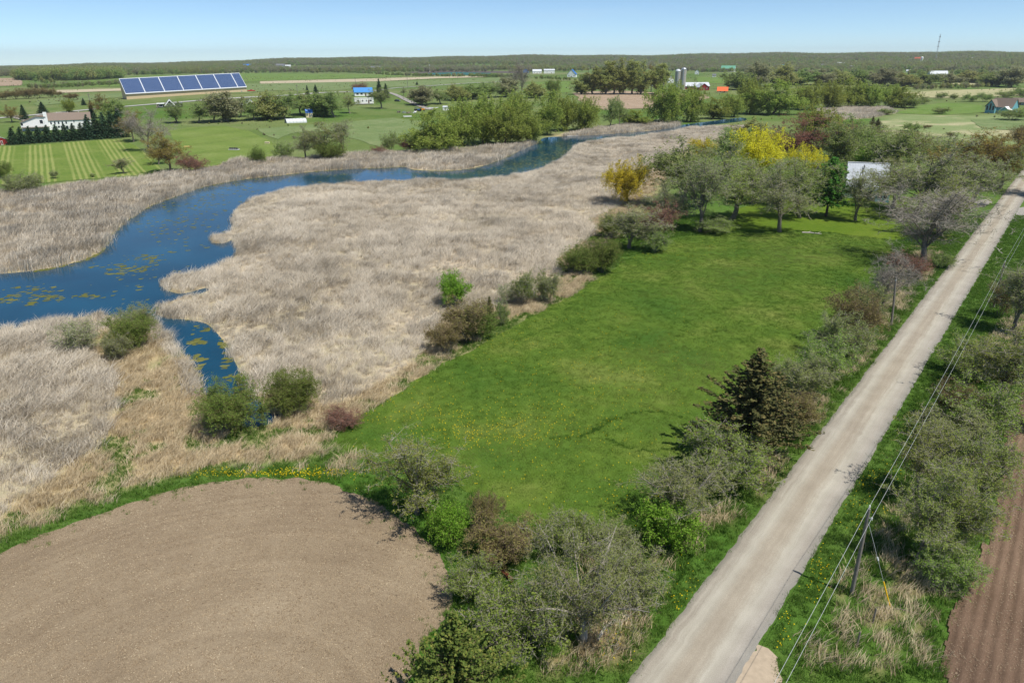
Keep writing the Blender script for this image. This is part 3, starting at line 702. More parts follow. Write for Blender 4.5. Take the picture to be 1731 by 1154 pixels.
def conifer(seed, H, R, layers=34, per=8, lm='spruce', tip=0.03, base=0.06, rise=-0.25, quad=0.34, irregular=0.15, power=0.85, dens=1.0, bark=BARK_DARK):
    rs = np.random.default_rng(seed); g = Geo(); cr = Geo()
    V, Q = tube_np([(0, 0, -0.15), (0.02 * H * rs.normal(), 0.02 * H * rs.normal(), H * 0.5), (0, 0, H * 0.97)], [H * 0.018, H * 0.011, H * 0.002], 6); g.add(V, Q)
    P0 = []; P2 = []
    lob = rs.uniform(0.7, 1.15, 8)
    for i in range(layers):
        f = (i + rs.uniform(0, 0.8)) / layers; z = H * (base + (1 - base) * f)
        for k in range(per):
            a = 2 * math.pi * (k + rs.uniform(-0.4, 0.4)) / per + i * 0.7
            L = (R * (1 - f) ** power + tip * R) * rs.uniform(1 - irregular * 2, 1 + irregular) * (1 - irregular * 2 + irregular * 2 * lob[int(a / (2 * math.pi) * 8 + i / 5) % 8])
            P0.append((0, 0, z)); P2.append((math.cos(a) * L, math.sin(a) * L, max(0.15, z + rise * L)))
    P0 = np.array(P0); P2 = np.array(P2)
    V, Q, T = ribbons(P0, (P0 + P2) / 2, P2, 0.03, rs); cr.add(V, Q, T, 0)
    L = np.linalg.norm(P2 - P0, axis=1); n = np.maximum(2, (L / quad * 2.6 * dens)).astype(int)
    j = np.repeat(np.arange(len(P0)), n); u = rs.beta(1.6, 0.9, len(j))[:, None]
    P = P0[j] + (P2 - P0)[j] * u + rs.normal(size=(len(j), 3)) * quad * 0.42
    P[:, 2] = np.maximum(P[:, 2], 0.1)
    V, Q = quads_leaf(P, quad * 1.25, rs, up=0.5)
    tn = np.repeat(np.clip(0.75 * rs.beta(2, 2, len(j)) + 0.25 * u[:, 0], 0, 1), 4); cr.add(V, Q, None, 1, tn)
    w = np.percentile(np.abs(np.concatenate(cr.V)[:, :2]), 98.5)
    return dict(trunk=g.mesh('trunk', [bark]), crown=cr.mesh('crown', [TWIG_BROWN, LF[lm]]), H=H, W=2 * w)
PROTO = {}
def proto(kind, *vs): PROTO[kind] = list(vs)
B = branch_tree
proto('olive', *[B(s, 9, 3.6, lm='olive', nl=12, n1=11, n2=11, n3=10, leaf=0.095) for s in (1, 2, 3)])
proto('greytree', *[B(s, 9, 3.6, lm='grey', nl=10, n1=11, n2=11, n3=11, nt=4, leaf=0.085, tw=TWIG_GREY) for s in (11, 12)])
proto('baretree', *[B(s, 9, 4.2, lm='brown', nl=1, n1=11, n2=11, n3=12, nt=6, leaf=0.06, tw=TWIG_GREY, trunk=0.3, lower=-0.5, r0=0.13) for s in (21, 22)])
proto('apple', *[B(s, 6, 4.0, lm='grey', nl=13, n1=11, n2=11, n3=9, nt=2, leaf=0.08, tw=TWIG_GREY, bark=TWIG_PALE, trunk=0.22, cz=0.56, rz=0.44, r0=0.19, tw_w=0.009) for s in (31, 32)])
proto('scrub', *[B(s, 4, 2.4, lm='green', nl=8, n1=4, n2=9, n3=10, nt=3, leaf=0.085, stems=5, trunk=0.3, cz=0.5, rz=0.5, tw=TWIG_GREY, tw_w=0.009) for s in (41, 42, 43)])
proto('greyscrub', *[B(s, 4, 2.4, lm='grey', nl=9, n1=4, n2=10, n3=10, nt=3, leaf=0.08, stems=5, trunk=0.3, cz=0.5, rz=0.5, tw=TWIG_GREY, tw_w=0.010) for s in (51, 52)])
proto('brownscrub', *[B(s, 4, 2.4, lm='brown', nl=7, n1=4, n2=10, n3=10, nt=3, leaf=0.08, stems=5, trunk=0.3, cz=0.5, rz=0.5, tw=TWIG_BROWN, tw_w=0.010) for s in (61, 62)])
proto('redscrub', *[B(s, 4, 2.6, lm='red', nl=4, n1=4, n2=10, n3=10, nt=4, leaf=0.075, stems=5, trunk=0.3, cz=0.5, rz=0.5, tw=TWIG_RED, tw_w=0.010) for s in (71,)])
proto('dome', *[B(s, 5, 3.4, lm='dome', nl=9, n1=5, n2=9, n3=10, nt=3, leaf=0.095, stems=8, trunk=0.3, cz=0.45, rz=0.55, tw=TWIG_OLIVE, tw_w=0.010) for s in (81, 82)])
proto('bush', *[B(s, 3, 2.0, lm='fresh', nl=9, n1=4, n2=8, n3=8, nt=1, leaf=0.10, stems=6, trunk=0.3, cz=0.5, rz=0.5, tw=TWIG_OLIVE, tw_w=0.008) for s in (91, 92)])
proto('paleshrub', *[B(s, 4, 2.2, lm='pale', nl=5, n1=4, n2=8, n3=8, nt=3, leaf=0.09, stems=5, trunk=0.3, cz=0.55, rz=0.46, tw=TWIG_PALE, tw_w=0.010) for s in (95, 96)])
proto('yellow', *[B(s, 11, 5.0, lm='yellow', nl=15, n1=20, n2=11, n3=8, nt=0, leaf=0.17, weep=1.5, tw=TWIG_OLIVE, trunk=0.3, cz=0.60, rz=0.42, lower=-0.5, bark=BARK_DARK) for s in (101, 102)])
proto('willow', *[B(s, 15, 7.0, lm='willow', nl=13, n1=18, n2=12, n3=8, nt=0, leaf=0.30, weep=1.5, tw=TWIG_OLIVE, trunk=0.18, cz=0.47, rz=0.47, lower=-0.95, bark=BARK_DARK, tw_w=0.02) for s in (111, 112, 113)])
proto('redmaple', *[B(s, 12, 5.6, lm='red', nl=10, n1=13, n2=11, n3=11, nt=3, leaf=0.13, tw=TWIG_RED, trunk=0.25, cz=0.56, rz=0.45, tw_w=0.02) for s in (121,)])
proto('bronze', *[B(s, 9, 3.8, lm='bronze', nl=8, n1=11, n2=10, n3=11, leaf=0.14, tw=TWIG_BROWN, cz=0.53, rz=0.48, lower=-0.9) for s in (131, 132)])
proto('greentree', *[B(s, 11, 4.4, lm='fargreen', nl=9, n1=12, n2=10, n3=10, leaf=0.2, tw=TWIG_GREY, cz=0.54, rz=0.48, lower=-0.9) for s in (141, 142, 143)])
proto('poplar', *[B(s, 18, 4.0, lm='farolive', nl=9, n1=18, n2=10, n3=9, nt=1, leaf=0.34, tw=TWIG_OLIVE, trunk=0.12, cz=0.46, rz=0.48, lower=-0.95, tw_w=0.03) for s in (151, 152)])
proto('fartree', *[B(s, 12, 5.4, lm=l, nl=10, n1=14, n2=10, n3=8, nt=1, leaf=0.42, tw=TWIG_GREY, trunk=0.12, cz=0.45, rz=0.47, lower=-0.97, tw_w=0.04) for s, l in ((161, 'farolive'), (162, 'fargreen'), (163, 'fargrey'))])
proto('spruce', *[conifer(s, 9, 2.6) for s in (171, 172)])
proto('cedar', *[conifer(s, 9, 3.0, layers=46, per=9, lm='dark', rise=0.5, quad=0.16, irregular=0.42, power=0.98, dens=1.5) for s in (181, 182)])
proto('goldcedar', conifer(183, 9, 3.2, layers=54, per=12, lm='gold', rise=0.55, quad=0.12, irregular=0.42, power=1.1, dens=1.35))
proto('larch', conifer(191, 10, 3.2, layers=34, per=8, lm='larch', rise=0.0, quad=0.26, irregular=0.25, base=0.2, power=0.6, dens=1.3))
_pc = {}
def plant(kind, px, py, top, w, label, name=None, cat='tree', group=None, var=None, yaw=None, parts=('trunk', 'crown')):
    """place one plant: foot pixel, top row and crown width in pixels give its place and real size"""
    k = _pc.get(kind, 0); _pc[kind] = k + 1; P = PROTO[kind][(k if var is None else var) % len(PROTO[kind])]
    x, y = G(px, py); z = th(x, y); h = max(0.4, height_to(px, py, top)); wd = w * mpp(px, py)
    o = empty(name or (cat.replace(' ', '_')), (x, y, z - 0.02), yaw if yaw is not None else random.uniform(0, 6.28), (wd / P['W'], wd / P['W'], h / P['H']))
    link('trunk' if cat != 'shrub' else 'stem', P['trunk'], o); link('crown' if cat != 'shrub' else 'foliage', P['crown'], o)
    tag(o, label, cat, group); return o

# ------------------------------------------------------------------ plants near the camera: (kind, foot x, foot y, top y, width, label, name, category)
NEAR = [
 # roadside hedge, from the camera outwards
 ('goldcedar', 775, 1252, 1034, 215, 'golden green cedar cut off by the bottom edge, beside the ploughed field', 'cedar_tree', 'tree'),
 ('apple', 985, 1082, 912, 188, 'gnarled grey twiggy tree with pale bare stems between field and gravel road', 'apple_tree', 'tree'),
 ('scrub', 880, 1085, 985, 150, 'thin green scrub between the golden cedar and the gnarled grey tree', 'scrub_bush', 'shrub'),
 ('greyscrub', 1060, 1010, 925, 110, 'low grey twiggy bush behind the gnarled tree, on its road side', 'scrub_bush', 'shrub'),
 ('bush', 1130, 922, 848, 88, 'fresh yellow green bush at the foot of the pale grey shrub', 'leafy_bush', 'shrub'),
 ('apple', 1150, 880, 765, 150, 'pale grey green twiggy shrub between the fresh green bush and the dark cedar', 'hawthorn_shrub', 'shrub'),
 ('scrub', 1232, 815, 722, 135, 'leafy green shrub at the near foot of the dark cedar', 'leafy_bush', 'shrub'),
 ('cedar', 1262, 768, 586, 168, 'tall dark bronze cedar standing beside the gravel road', 'cedar_tree', 'tree'),
 ('brownscrub', 1330, 738, 655, 85, 'brown twiggy bush on the road side of the dark cedar', 'scrub_bush', 'shrub'),
 ('greyscrub', 1352, 668, 600, 85, 'grey bush just beyond the dark cedar', 'scrub_bush', 'shrub'),
 ('scrub', 1392, 640, 560, 80, 'second bush beyond the dark cedar, green at its base', 'scrub_bush', 'shrub'),
 ('greyscrub', 1418, 605, 525, 80, 'third bush beyond the dark cedar, grey and loose', 'scrub_bush', 'shrub'),
 ('brownscrub', 1438, 582, 486, 76, 'large brown shrub beside the lone utility pole left of the road', 'scrub_bush', 'shrub'),
 ('greyscrub', 1464, 545, 474, 52, 'grey shrub behind the lone utility pole left of the road', 'scrub_bush', 'shrub'),
 ('baretree', 1496, 530, 415, 84, 'small leafless tree leaning beside the lone utility pole', 'bare_tree', 'tree'),
 ('redscrub', 1535, 470, 425, 60, 'reddish brush at the foot of the large leafless tree', 'scrub_bush', 'shrub'),
 ('baretree', 1562, 446, 305, 165, 'large leafless tree with dark trunk at the meadow corner by the road', 'bare_tree', 'tree'),
 ('scrub', 1590, 452, 425, 36, 'low green bush right of the large leafless tree', 'scrub_bush', 'shrub'),
 # field corner in front
 ('olive', 706, 868, 733, 132, 'round olive tree at the field corner, left of the meadow end', 'field_corner_tree', 'tree'),
 ('bush', 757, 916, 848, 66, 'bright green bush at the edge of the ploughed field', 'leafy_bush', 'shrub'),
 ('brownscrub', 822, 900, 828, 52, 'slim dark brown sapling beside the bright green bush', 'sapling', 'shrub'),
 ('brownscrub', 850, 950, 880, 104, 'brown bramble behind the pale flowering bush', 'bramble', 'shrub'),
 ('paleshrub', 878, 948, 896, 46, 'small pale bush with cream yellow blossom in the brambles', 'flowering_bush', 'shrub'),
 ('scrub', 960, 930, 860, 90, 'thin green scrub at the near end of the meadow', 'scrub_bush', 'shrub'),
 ('greyscrub', 1030, 935, 880, 80, 'low grey brush at the meadow end, left of the fresh green bush', 'scrub_bush', 'shrub'),
 ('scrub', 800, 1010, 940, 80, 'loose green scrub between the brambles and the golden cedar', 'scrub_bush', 'shrub'),
 # end of the side channel
 ('dome', 391, 728, 640, 98, 'dome shaped willow shrub, the left one at the end of the side channel', 'willow_shrub', 'shrub'),
 ('dome', 496, 699, 624, 74, 'upright willow shrub, the right one at the end of the side channel', 'willow_shrub', 'shrub'),
 ('redscrub', 578, 722, 690, 60, 'low reddish bramble heap beside the meadow near the channel', 'bramble', 'shrub'),
 ('paleshrub', 136, 592, 542, 66, 'pale green shrub, leftmost of four on the near marsh', 'marsh_shrub', 'shrub'),
 ('dome', 224, 590, 528, 68, 'green shrub on the near marsh beside the river mouth', 'marsh_shrub', 'shrub'),
 ('greyscrub', 200, 608, 560, 44, 'grey leafless shrub in front of the green one on the near marsh', 'marsh_shrub', 'shrub'),
 ('greyscrub', 236, 558, 512, 56, 'grey leafless shrub at the water behind the green marsh shrub', 'marsh_shrub', 'shrub'),
 # between marsh and meadow
 ('brownscrub', 752, 594, 545, 58, 'dark brown shrub at the near end of the clump on the marsh edge', 'marsh_edge_shrub', 'shrub'),
 ('brownscrub', 790, 578, 505, 70, 'tall brown shrub in the clump on the marsh edge', 'marsh_edge_shrub', 'shrub'),
 ('dome', 808, 572, 520, 56, 'dark green shrub in the clump on the marsh edge', 'marsh_edge_shrub', 'shrub'),
 ('cedar', 828, 562, 500, 26, 'narrow young cedar at the right end of the marsh edge clump', 'young_cedar', 'tree'),
 ('scrub', 849, 550, 506, 24, 'slim green sapling just right of the young cedar', 'sapling', 'shrub'),
 ('bush', 769, 517, 460, 44, 'yellow green tree standing alone among the reeds', 'reed_bed_sapling', 'tree'),
 ('paleshrub', 859, 516, 478, 32, 'small pale shrub, leftmost of three in a row on the marsh edge', 'marsh_edge_shrub', 'shrub'),
 ('scrub', 886, 517, 457, 38, 'vase shaped shrub in the middle of three on the marsh edge', 'marsh_edge_shrub', 'shrub'),
 ('greyscrub', 925, 510, 456, 42, 'grey shrub, rightmost of three in a row on the marsh edge', 'marsh_edge_shrub', 'shrub'),
 ('dome', 978, 462, 412, 56, 'dark green rounded bush, left of the pair on the meadow edge', 'meadow_edge_bush', 'shrub'),
 ('dome', 1016, 460, 402, 54, 'dark green rounded bush, right of the pair on the meadow edge', 'meadow_edge_bush', 'shrub'),
 ('dome', 1034, 402, 358, 46, 'green bush below the lone yellow willow', 'meadow_edge_bush', 'shrub'),
 ('greytree', 1064, 420, 350, 84, 'grey twiggy tree between the green bush and the reddish shrub', 'grey_tree', 'tree'),
 ('redscrub', 1112, 400, 338, 70, 'reddish leafless shrub at the meadow\'s far left corner', 'meadow_edge_bush', 'shrub'),
 # wood round the farmhouse
 ('yellow', 1062, 347, 267, 78, 'lone yellow willow standing in the reeds left of the wood', 'yellow_willow', 'tree'),
 ('greentree', 1150, 352, 236, 112, 'tall green tree at the marsh side of the wood, right of the lone yellow willow', 'green_tree', 'tree'),
 ('greytree', 1135, 385, 300, 74, 'thin brownish tree at the left end of the wood\'s front', 'grey_tree', 'tree'),
 ('greytree', 1182, 392, 268, 88, 'bare grey tree in the front of the wood beside the meadow corner', 'grey_tree', 'tree'),
 ('olive', 1236, 372, 268, 122, 'wide olive tree with many stems on the lawn edge', 'olive_tree', 'tree'),
 ('greytree', 1318, 392, 268, 108, 'tall grey tree at the far meadow edge, before the yellow willows', 'grey_tree', 'tree'),
 ('olive', 1352, 368, 262, 104, 'olive tree with leaning trunk left of the green larch', 'olive_tree', 'tree'),
 ('larch', 1396, 366, 264, 70, 'dark green larch in front of the grey roofed house', 'larch_tree', 'tree'),
 ('greytree', 1446, 373, 288, 64, 'slim grey tree in front of the grey roofed house', 'grey_tree', 'tree'),
 ('olive', 1508, 352, 268, 84, 'olive tree at the right corner of the grey roofed house', 'olive_tree', 'tree'),
 ('greytree', 1545, 366, 228, 150, 'big grey twiggy tree right of the grey roofed house', 'grey_tree', 'tree'),
 ('olive', 1590, 398, 300, 110, 'olive tree above the large leafless tree by the road', 'olive_tree', 'tree'),
 ('greytree', 1642, 346, 262, 86, 'grey tree beside the driveway mouth', 'grey_tree', 'tree'),
 ('bronze', 1628, 318, 218, 108, 'orange brown budding tree behind the driveway', 'bronze_tree', 'tree'),
 ('bronze', 1690, 318, 222, 82, 'orange brown budding tree nearest the far end of the road', 'bronze_tree', 'tree'),
 ('olive', 1560, 296, 222, 90, 'olive tree behind the big grey tree right of the house', 'olive_tree', 'tree'),
 ('greentree', 1505, 300, 215, 80, 'yellow green tree behind the right end of the house roof', 'green_tree', 'tree'),
 ('yellow', 1277, 305, 216, 80, 'largest yellow willow, in the middle of the wood', 'yellow_willow', 'tree'),
 ('yellow', 1354, 305, 243, 58, 'smaller yellow willow right of the largest one', 'yellow_willow', 'tree'),
 ('yellow', 1187, 275, 233, 42, 'small yellow willow far left in the wood, behind the tall green tree', 'yellow_willow', 'tree'),
 ('redmaple', 1345, 282, 193, 116, 'red brown budding maple behind the yellow willows', 'red_maple', 'tree'),
 ('greentree', 1228, 282, 215, 66, 'light green tree left of the largest yellow willow', 'green_tree', 'tree'),
 ('greytree', 1215, 320, 238, 80, 'bare grey tree left of the largest yellow willow, nearer than it', 'grey_tree', 'tree'),
 ('willow', 1388, 252, 178, 78, 'tall light green tree right of the red maple', 'green_tree', 'tree'),
 ('greentree', 1432, 285, 196, 92, 'green grey tree behind the house roof', 'green_tree', 'tree'),
 ('fartree', 1262, 250, 205, 60, 'light green tree behind the largest yellow willow', 'green_tree', 'tree'),
 ('bush', 1470, 292, 246, 62, 'yellow green shrub just behind the house ridge', 'green_shrub', 'shrub'),
 ('olive', 1170, 338, 252, 72, 'olive tree between the tall green tree and the bare grey one', 'olive_tree', 'tree'),
 ('olive', 1268, 345, 268, 66, 'olive tree just in front of the largest yellow willow', 'olive_tree', 'tree'),
 ('greentree', 1310, 345, 272, 56, 'slim green tree in front of the gap between the two yellow willows', 'green_tree', 'tree'),
 ('greentree', 1402, 298, 205, 72, 'light green tree behind the larch', 'green_tree', 'tree'),
 ('olive', 1455, 268, 208, 70, 'olive tree at the pasture side of the wood', 'olive_tree', 'tree'),
 ('olive', 1520, 272, 218, 74, 'round olive tree between the pasture and the big grey tree', 'olive_tree', 'tree'),
 ('greentree', 1596, 306, 226, 74, 'green tree left of the orange brown budding tree', 'green_tree', 'tree'),
 ('bronze', 1660, 306, 226, 70, 'orange brown budding tree between the other two orange ones', 'bronze_tree', 'tree'),
 ('olive', 1605, 340, 270, 84, 'olive tree at the near side of the driveway', 'olive_tree', 'tree'),
 ('scrub', 1108, 425, 385, 46, 'small green shrub at the meadow corner below the reddish shrub', 'meadow_edge_bush', 'shrub'),
 ('scrub', 1205, 393, 368, 60, 'green undergrowth between the bare grey tree and the lawn', 'scrub_bush', 'shrub'),
 # right of the road
 ('olive', 1545, 956, 808, 122, 'dark olive thorn tree right beside the near utility pole', 'thorn_tree', 'tree'),
 ('olive', 1602, 940, 768, 122, 'olive thorn tree beside the brown row field', 'thorn_tree', 'tree'),
 ('scrub', 1600, 985, 915, 100, 'low green scrub at the near end of the thicket', 'scrub_bush', 'shrub'),
 ('olive', 1644, 866, 722, 106, 'yellow green thorn tree behind the one beside the row field', 'thorn_tree', 'tree'),
 ('olive', 1560, 850, 715, 120, 'olive thorn tree on the road side of the thicket', 'thorn_tree', 'tree'),
 ('greyscrub', 1610, 755, 690, 110, 'grey brush heap in the middle of the thicket', 'scrub_bush', 'shrub'),
 ('scrub', 1650, 730, 640, 110, 'bright green shrub beyond the grey brush heap', 'leafy_bush', 'shrub'),
 ('brownscrub', 1610, 712, 638, 70, 'dark twiggy shrub on the road side of the bright green shrub', 'scrub_bush', 'shrub'),
 ('olive', 1680, 690, 552, 120, 'olive thorn tree at the right edge above the bright green shrub', 'thorn_tree', 'tree'),
 ('scrub', 1640, 640, 570, 90, 'loose green shrub at the far end of the thicket', 'scrub_bush', 'shrub'),
 ('greytree', 1715, 560, 440, 90, 'thin leafless tree beside the far right utility pole', 'bare_tree', 'tree'),
 ('brownscrub', 1690, 535, 470, 40, 'dark bush at the foot of the far right utility pole', 'scrub_bush', 'shrub'),
 ('olive', 1745, 720, 560, 120, 'thorn tree cut off by the right edge beyond the row field', 'thorn_tree', 'tree'),
 ('olive', 1760, 330, 225, 90, 'olive tree cut off by the right edge behind the side lane', 'olive_tree', 'tree'),
 ('brownscrub', 1728, 258, 205, 46, 'dark brown bush at the right edge under the teal house', 'scrub_bush', 'shrub'),
 ('cedar', 1480, 232, 200, 24, 'dark cedar standing alone in the pale pasture', 'cedar_tree', 'tree'),
 ('cedar', 1474, 214, 196, 10, 'small dark cedar behind the lone one in the pasture', 'cedar_tree', 'tree'),
 ('scrub', 1497, 194, 183, 24, 'round grey green bush at the left tip of the bright paddock', 'pasture_bush', 'shrub'),
 ('scrub', 1590, 193, 180, 24, 'bush in the middle of the bright paddock', 'pasture_bush', 'shrub'),
 ('scrub', 1541, 222, 206, 28, 'largest green bush in the pale pasture', 'pasture_bush', 'shrub'),
 ('brownscrub', 1545, 233, 222, 18, 'dark bush nearest the wood in the pale pasture', 'pasture_bush', 'shrub'),
 ('brownscrub', 1568, 217, 211, 13, 'small dark bush right of the largest one in the pasture', 'pasture_bush', 'shrub'),
 ('brownscrub', 1606, 232, 223, 12, 'small dark bush at the right end of the pasture bushes', 'pasture_bush', 'shrub'),
 ('scrub', 1712, 203, 182, 46, 'green bush in front of the teal house', 'pasture_bush', 'shrub'),
]
for k, x, y, tp, w, lab, nm, cat in NEAR:
    plant(k, x, y, tp, w, lab, nm, cat)

# ------------------------------------------------------------------ plants beyond the river
ORD = ['first', 'second', 'third', 'fourth', 'fifth', 'sixth', 'seventh', 'eighth', 'ninth', 'tenth', 'eleventh', 'twelfth', 'thirteenth', 'fourteenth', 'fifteenth', 'sixteenth', 'seventeenth', 'eighteenth']
def row(items, label, name, group, cat='tree'):
    for i, (k, x, y, tp, w) in enumerate(items):
        plant(k, x, y, tp, w * (1.25 if k == 'fartree' or k == 'poplar' else 1.0), label.format(ORD[i]), name, cat, group)
xs = [24, 38, 53, 68, 83, 98, 113, 127, 140, 153, 166, 179, 192, 205]
row([('spruce', x, 244.5 - 0.068 * (x - 20), 244.5 - 0.068 * (x - 20) - (29 if i < 9 else 33 + i), 21 if i < 9 else 25) for i, x in enumerate(xs)],
    '{} spruce from the left in the dense row below the white house', 'spruce_tree', 'spruces in the row below the white house')
FAR = [
 ('bronze', 20, 207, 179, 29, 'round brown tree left of the white house', 'brown_tree', 'tree'),
 ('spruce', 42, 203, 177, 15, 'spruce at the left front of the white house', 'spruce_tree', 'tree'),
 ('spruce', 73, 192, 172, 17, 'spruce rising behind the white house roof', 'spruce_tree', 'tree'),
 ('willow', 118, 190, 167, 20, 'light green tree behind the white house roof', 'green_tree', 'tree'),
 ('brownscrub', 122, 170, 157, 22, 'dark brown bush in the field behind the white house', 'field_bush', 'shrub'),
 ('spruce', 142, 178, 166, 9, 'tiny spruce in the field behind the white house', 'spruce_tree', 'tree'),
 ('spruce', 157, 200, 170, 12, 'spruce at the right corner of the white house', 'spruce_tree', 'tree'),
 ('bronze', 172, 200, 157, 28, 'olive brown tree right of the white house', 'brown_tree', 'tree'),
 ('fartree', 192, 206, 168, 34, 'grey olive tree between the white house and the solar barn', 'olive_tree', 'tree'),
 ('spruce', 204, 222, 182, 20, 'spruce behind the right end of the spruce row', 'spruce_tree', 'tree'),
 ('bronze', 226, 240, 184, 38, 'olive brown tree left of the big tan leafless tree', 'brown_tree', 'tree'),
 ('baretree', 252, 256, 180, 66, 'big tan leafless tree between the two lawns', 'bare_tree', 'tree'),
 ('greytree', 268, 278, 228, 40, 'grey tree behind the olive brown tree at the lawn end', 'grey_tree', 'tree'),
 ('bronze', 288, 292, 220, 62, 'olive brown tree at the marsh end between the two lawns', 'brown_tree', 'tree'),
 ('redscrub', 322, 292, 258, 50, 'reddish brown bush right of the olive brown tree at the marsh', 'scrub_bush', 'shrub'),
 ('greytree', 210, 294, 267, 30, 'small round tree at the edge of the striped lawn', 'round_tree', 'tree'),
 ('greyscrub', 93, 302, 287, 14, 'tiny bush on the striped lawn', 'lawn_bush', 'shrub'),
 ('scrub', 157, 300, 292, 8, 'smallest bush on the striped lawn', 'lawn_bush', 'shrub'),
 ('greyscrub', 28, 328, 296, 40, 'grey shrub, left of two at the left marsh edge', 'marsh_edge_shrub', 'shrub'),
 ('greyscrub', 52, 325, 290, 46, 'grey shrub, right of two at the left marsh edge', 'marsh_edge_shrub', 'shrub'),
 ('dome', 2, 302, 272, 34, 'green bush cut off by the left edge beside the striped lawn', 'lawn_bush', 'shrub'),
 ('dome', 437, 277, 247, 25, 'small tree alone at the marsh edge of the faintly striped lawn', 'small_tree', 'tree'),
 ('scrub', 481, 270, 238, 30, 'green shrub left of the big grey thicket', 'marsh_edge_shrub', 'shrub'),
 ('greytree', 517, 270, 212, 44, 'grey tree at the left of the big thicket across the river', 'grey_tree', 'tree'),
 ('olive', 548, 271, 206, 54, 'olive tree in the middle of the big thicket across the river', 'olive_tree', 'tree'),
 ('greytree', 583, 262, 202, 44, 'grey tree at the right of the big thicket across the river', 'grey_tree', 'tree'),
 ('dome', 560, 272, 238, 44, 'green undergrowth at the foot of the big thicket', 'scrub_bush', 'shrub'),
 ('scrub', 661, 258, 222, 28, 'slim green shrub between the thicket and the large willow', 'marsh_edge_shrub', 'shrub'),
 ('redscrub', 690, 257, 234, 34, 'reddish brush left of the large round willow', 'scrub_bush', 'shrub'),
 ('redscrub', 640, 262, 246, 26, 'reddish brush left of the slim green shrub', 'scrub_bush', 'shrub'),
 ('greentree', 300, 208, 172, 34, 'green tree right behind the tan leafless tree', 'green_tree', 'tree'),
 ('spruce', 642, 168, 133, 14, 'taller of two spruces beside the blue roofed house', 'spruce_tree', 'tree'),
 ('spruce', 653, 166, 141, 13, 'shorter of two spruces beside the blue roofed house', 'spruce_tree', 'tree'),
 ('olive', 645, 184, 148, 34, 'olive tree in front of the two spruces by the white trailer', 'olive_tree', 'tree'),
 ('greytree', 682, 162, 146, 12, 'small tree beside the farm drive', 'small_tree', 'tree'),
 ('spruce', 534, 158, 143, 9, 'small dark spruce in the field left of the blue roofed house', 'spruce_tree', 'tree'),
 ('spruce', 520, 160, 144, 7, 'smaller spruce left of the small dark one', 'spruce_tree', 'tree'),
 ('redscrub', 607, 156, 138, 24, 'reddish tree behind the blue roofed house', 'brown_tree', 'tree'),
 ('spruce', 705, 144, 138, 5, 'tiny spruce beyond the lane', 'spruce_tree', 'tree'),
 ('baretree', 881, 160, 100, 30, 'tall leafless tree standing above the willows', 'bare_tree', 'tree'),
 ('baretree', 866, 160, 112, 26, 'leafless tree just left of the tallest leafless one', 'bare_tree', 'tree'),
 ('dome', 934, 159, 133, 24, 'round green bush in the field left of the tan ploughed field', 'field_bush', 'shrub'),
 ('cedar', 1231, 150, 125, 10, 'dark conifer beside the grey farmhouse', 'conifer', 'tree'),
 ('bronze', 1100, 156, 108, 24, 'yellowish poplar in the tall poplar row', 'poplar_tree', 'tree'),
]
for k, x, y, tp, w, lab, nm, cat in FAR:
    plant(k, x, y, tp, w, lab, nm, cat)
row([('greentree', 335, 208, 174, 36), ('olive', 360, 206, 162, 42), ('fartree', 386, 206, 156, 46), ('olive', 408, 198, 166, 34), ('greentree', 430, 204, 170, 34), ('fartree', 455, 202, 158, 42),
     ('greentree', 482, 201, 154, 48), ('olive', 510, 194, 158, 42), ('fartree', 540, 196, 156, 44), ('greentree', 566, 198, 153, 48), ('olive', 592, 192, 160, 30)],
    '{} tree from the left in the grove behind the blue roofed playhouse', 'grove_tree', 'trees in the grove behind the playhouse')
row([('fartree', 716, 178, 146, 34), ('greentree', 745, 176, 150, 34), ('fartree', 772, 170, 144, 30), ('fartree', 798, 168, 142, 34), ('greentree', 826, 166, 138, 34), ('fartree', 852, 164, 132, 32), ('fartree', 905, 166, 140, 26)],
    '{} tree from the left in the hedge right of the farm drive', 'hedge_tree', 'trees in the hedge right of the farm drive')
row([('willow', 737, 257, 188, 82), ('willow', 782, 247, 172, 66), ('willow', 818, 243, 160, 66), ('willow', 852, 246, 178, 62), ('willow', 890, 242, 190, 62), ('willow', 872, 226, 154, 60), ('willow', 924, 228, 156, 52), ('willow', 957, 221, 158, 48),
     ('willow', 990, 221, 164, 48), ('greentree', 1030, 216, 165, 30), ('greentree', 1047, 215, 163, 30), ('willow', 1070, 212, 186, 46), ('willow', 1122, 210, 138, 62), ('willow', 1166, 206, 144, 48)],
    '{} willow from the left along the far river bank', 'bank_willow', 'willows along the far river bank')
row([('willow', 1206, 201, 166, 44), ('willow', 1240, 198, 158, 42), ('willow', 1266, 193, 133, 48), ('willow', 1306, 194, 136, 76), ('willow', 1360, 186, 140, 50), ('willow', 1400, 184, 136, 48), ('willow', 1440, 182, 132, 48),
     ('willow', 1472, 182, 140, 42), ('willow', 1502, 180, 143, 46), ('willow', 1524, 182, 147, 40)],
    '{} willow from the left in the round crowned row above the upper marsh', 'round_willow', 'round crowned willows above the upper marsh')
row([('poplar', x, 160, t, 24) for x, t in ((985, 128), (1003, 116), (1020, 106), (1036, 104), (1052, 101), (1068, 103), (1084, 106), (1114, 108))],
    '{} poplar from the left in the tall row above the tan field', 'poplar_tree', 'poplars above the tan field')
row([('brownscrub', x, y, y - h, w) for x, y, h, w in ((6, 169, 15, 26), (26, 168, 16, 26), (46, 167, 19, 28), (66, 166, 19, 28), (86, 165, 17, 22), (100, 163, 9, 14))],
    '{} brown bush from the left in the hedge behind the white house', 'hedge_bush', 'brown bushes in the hedge behind the white house', 'shrub')
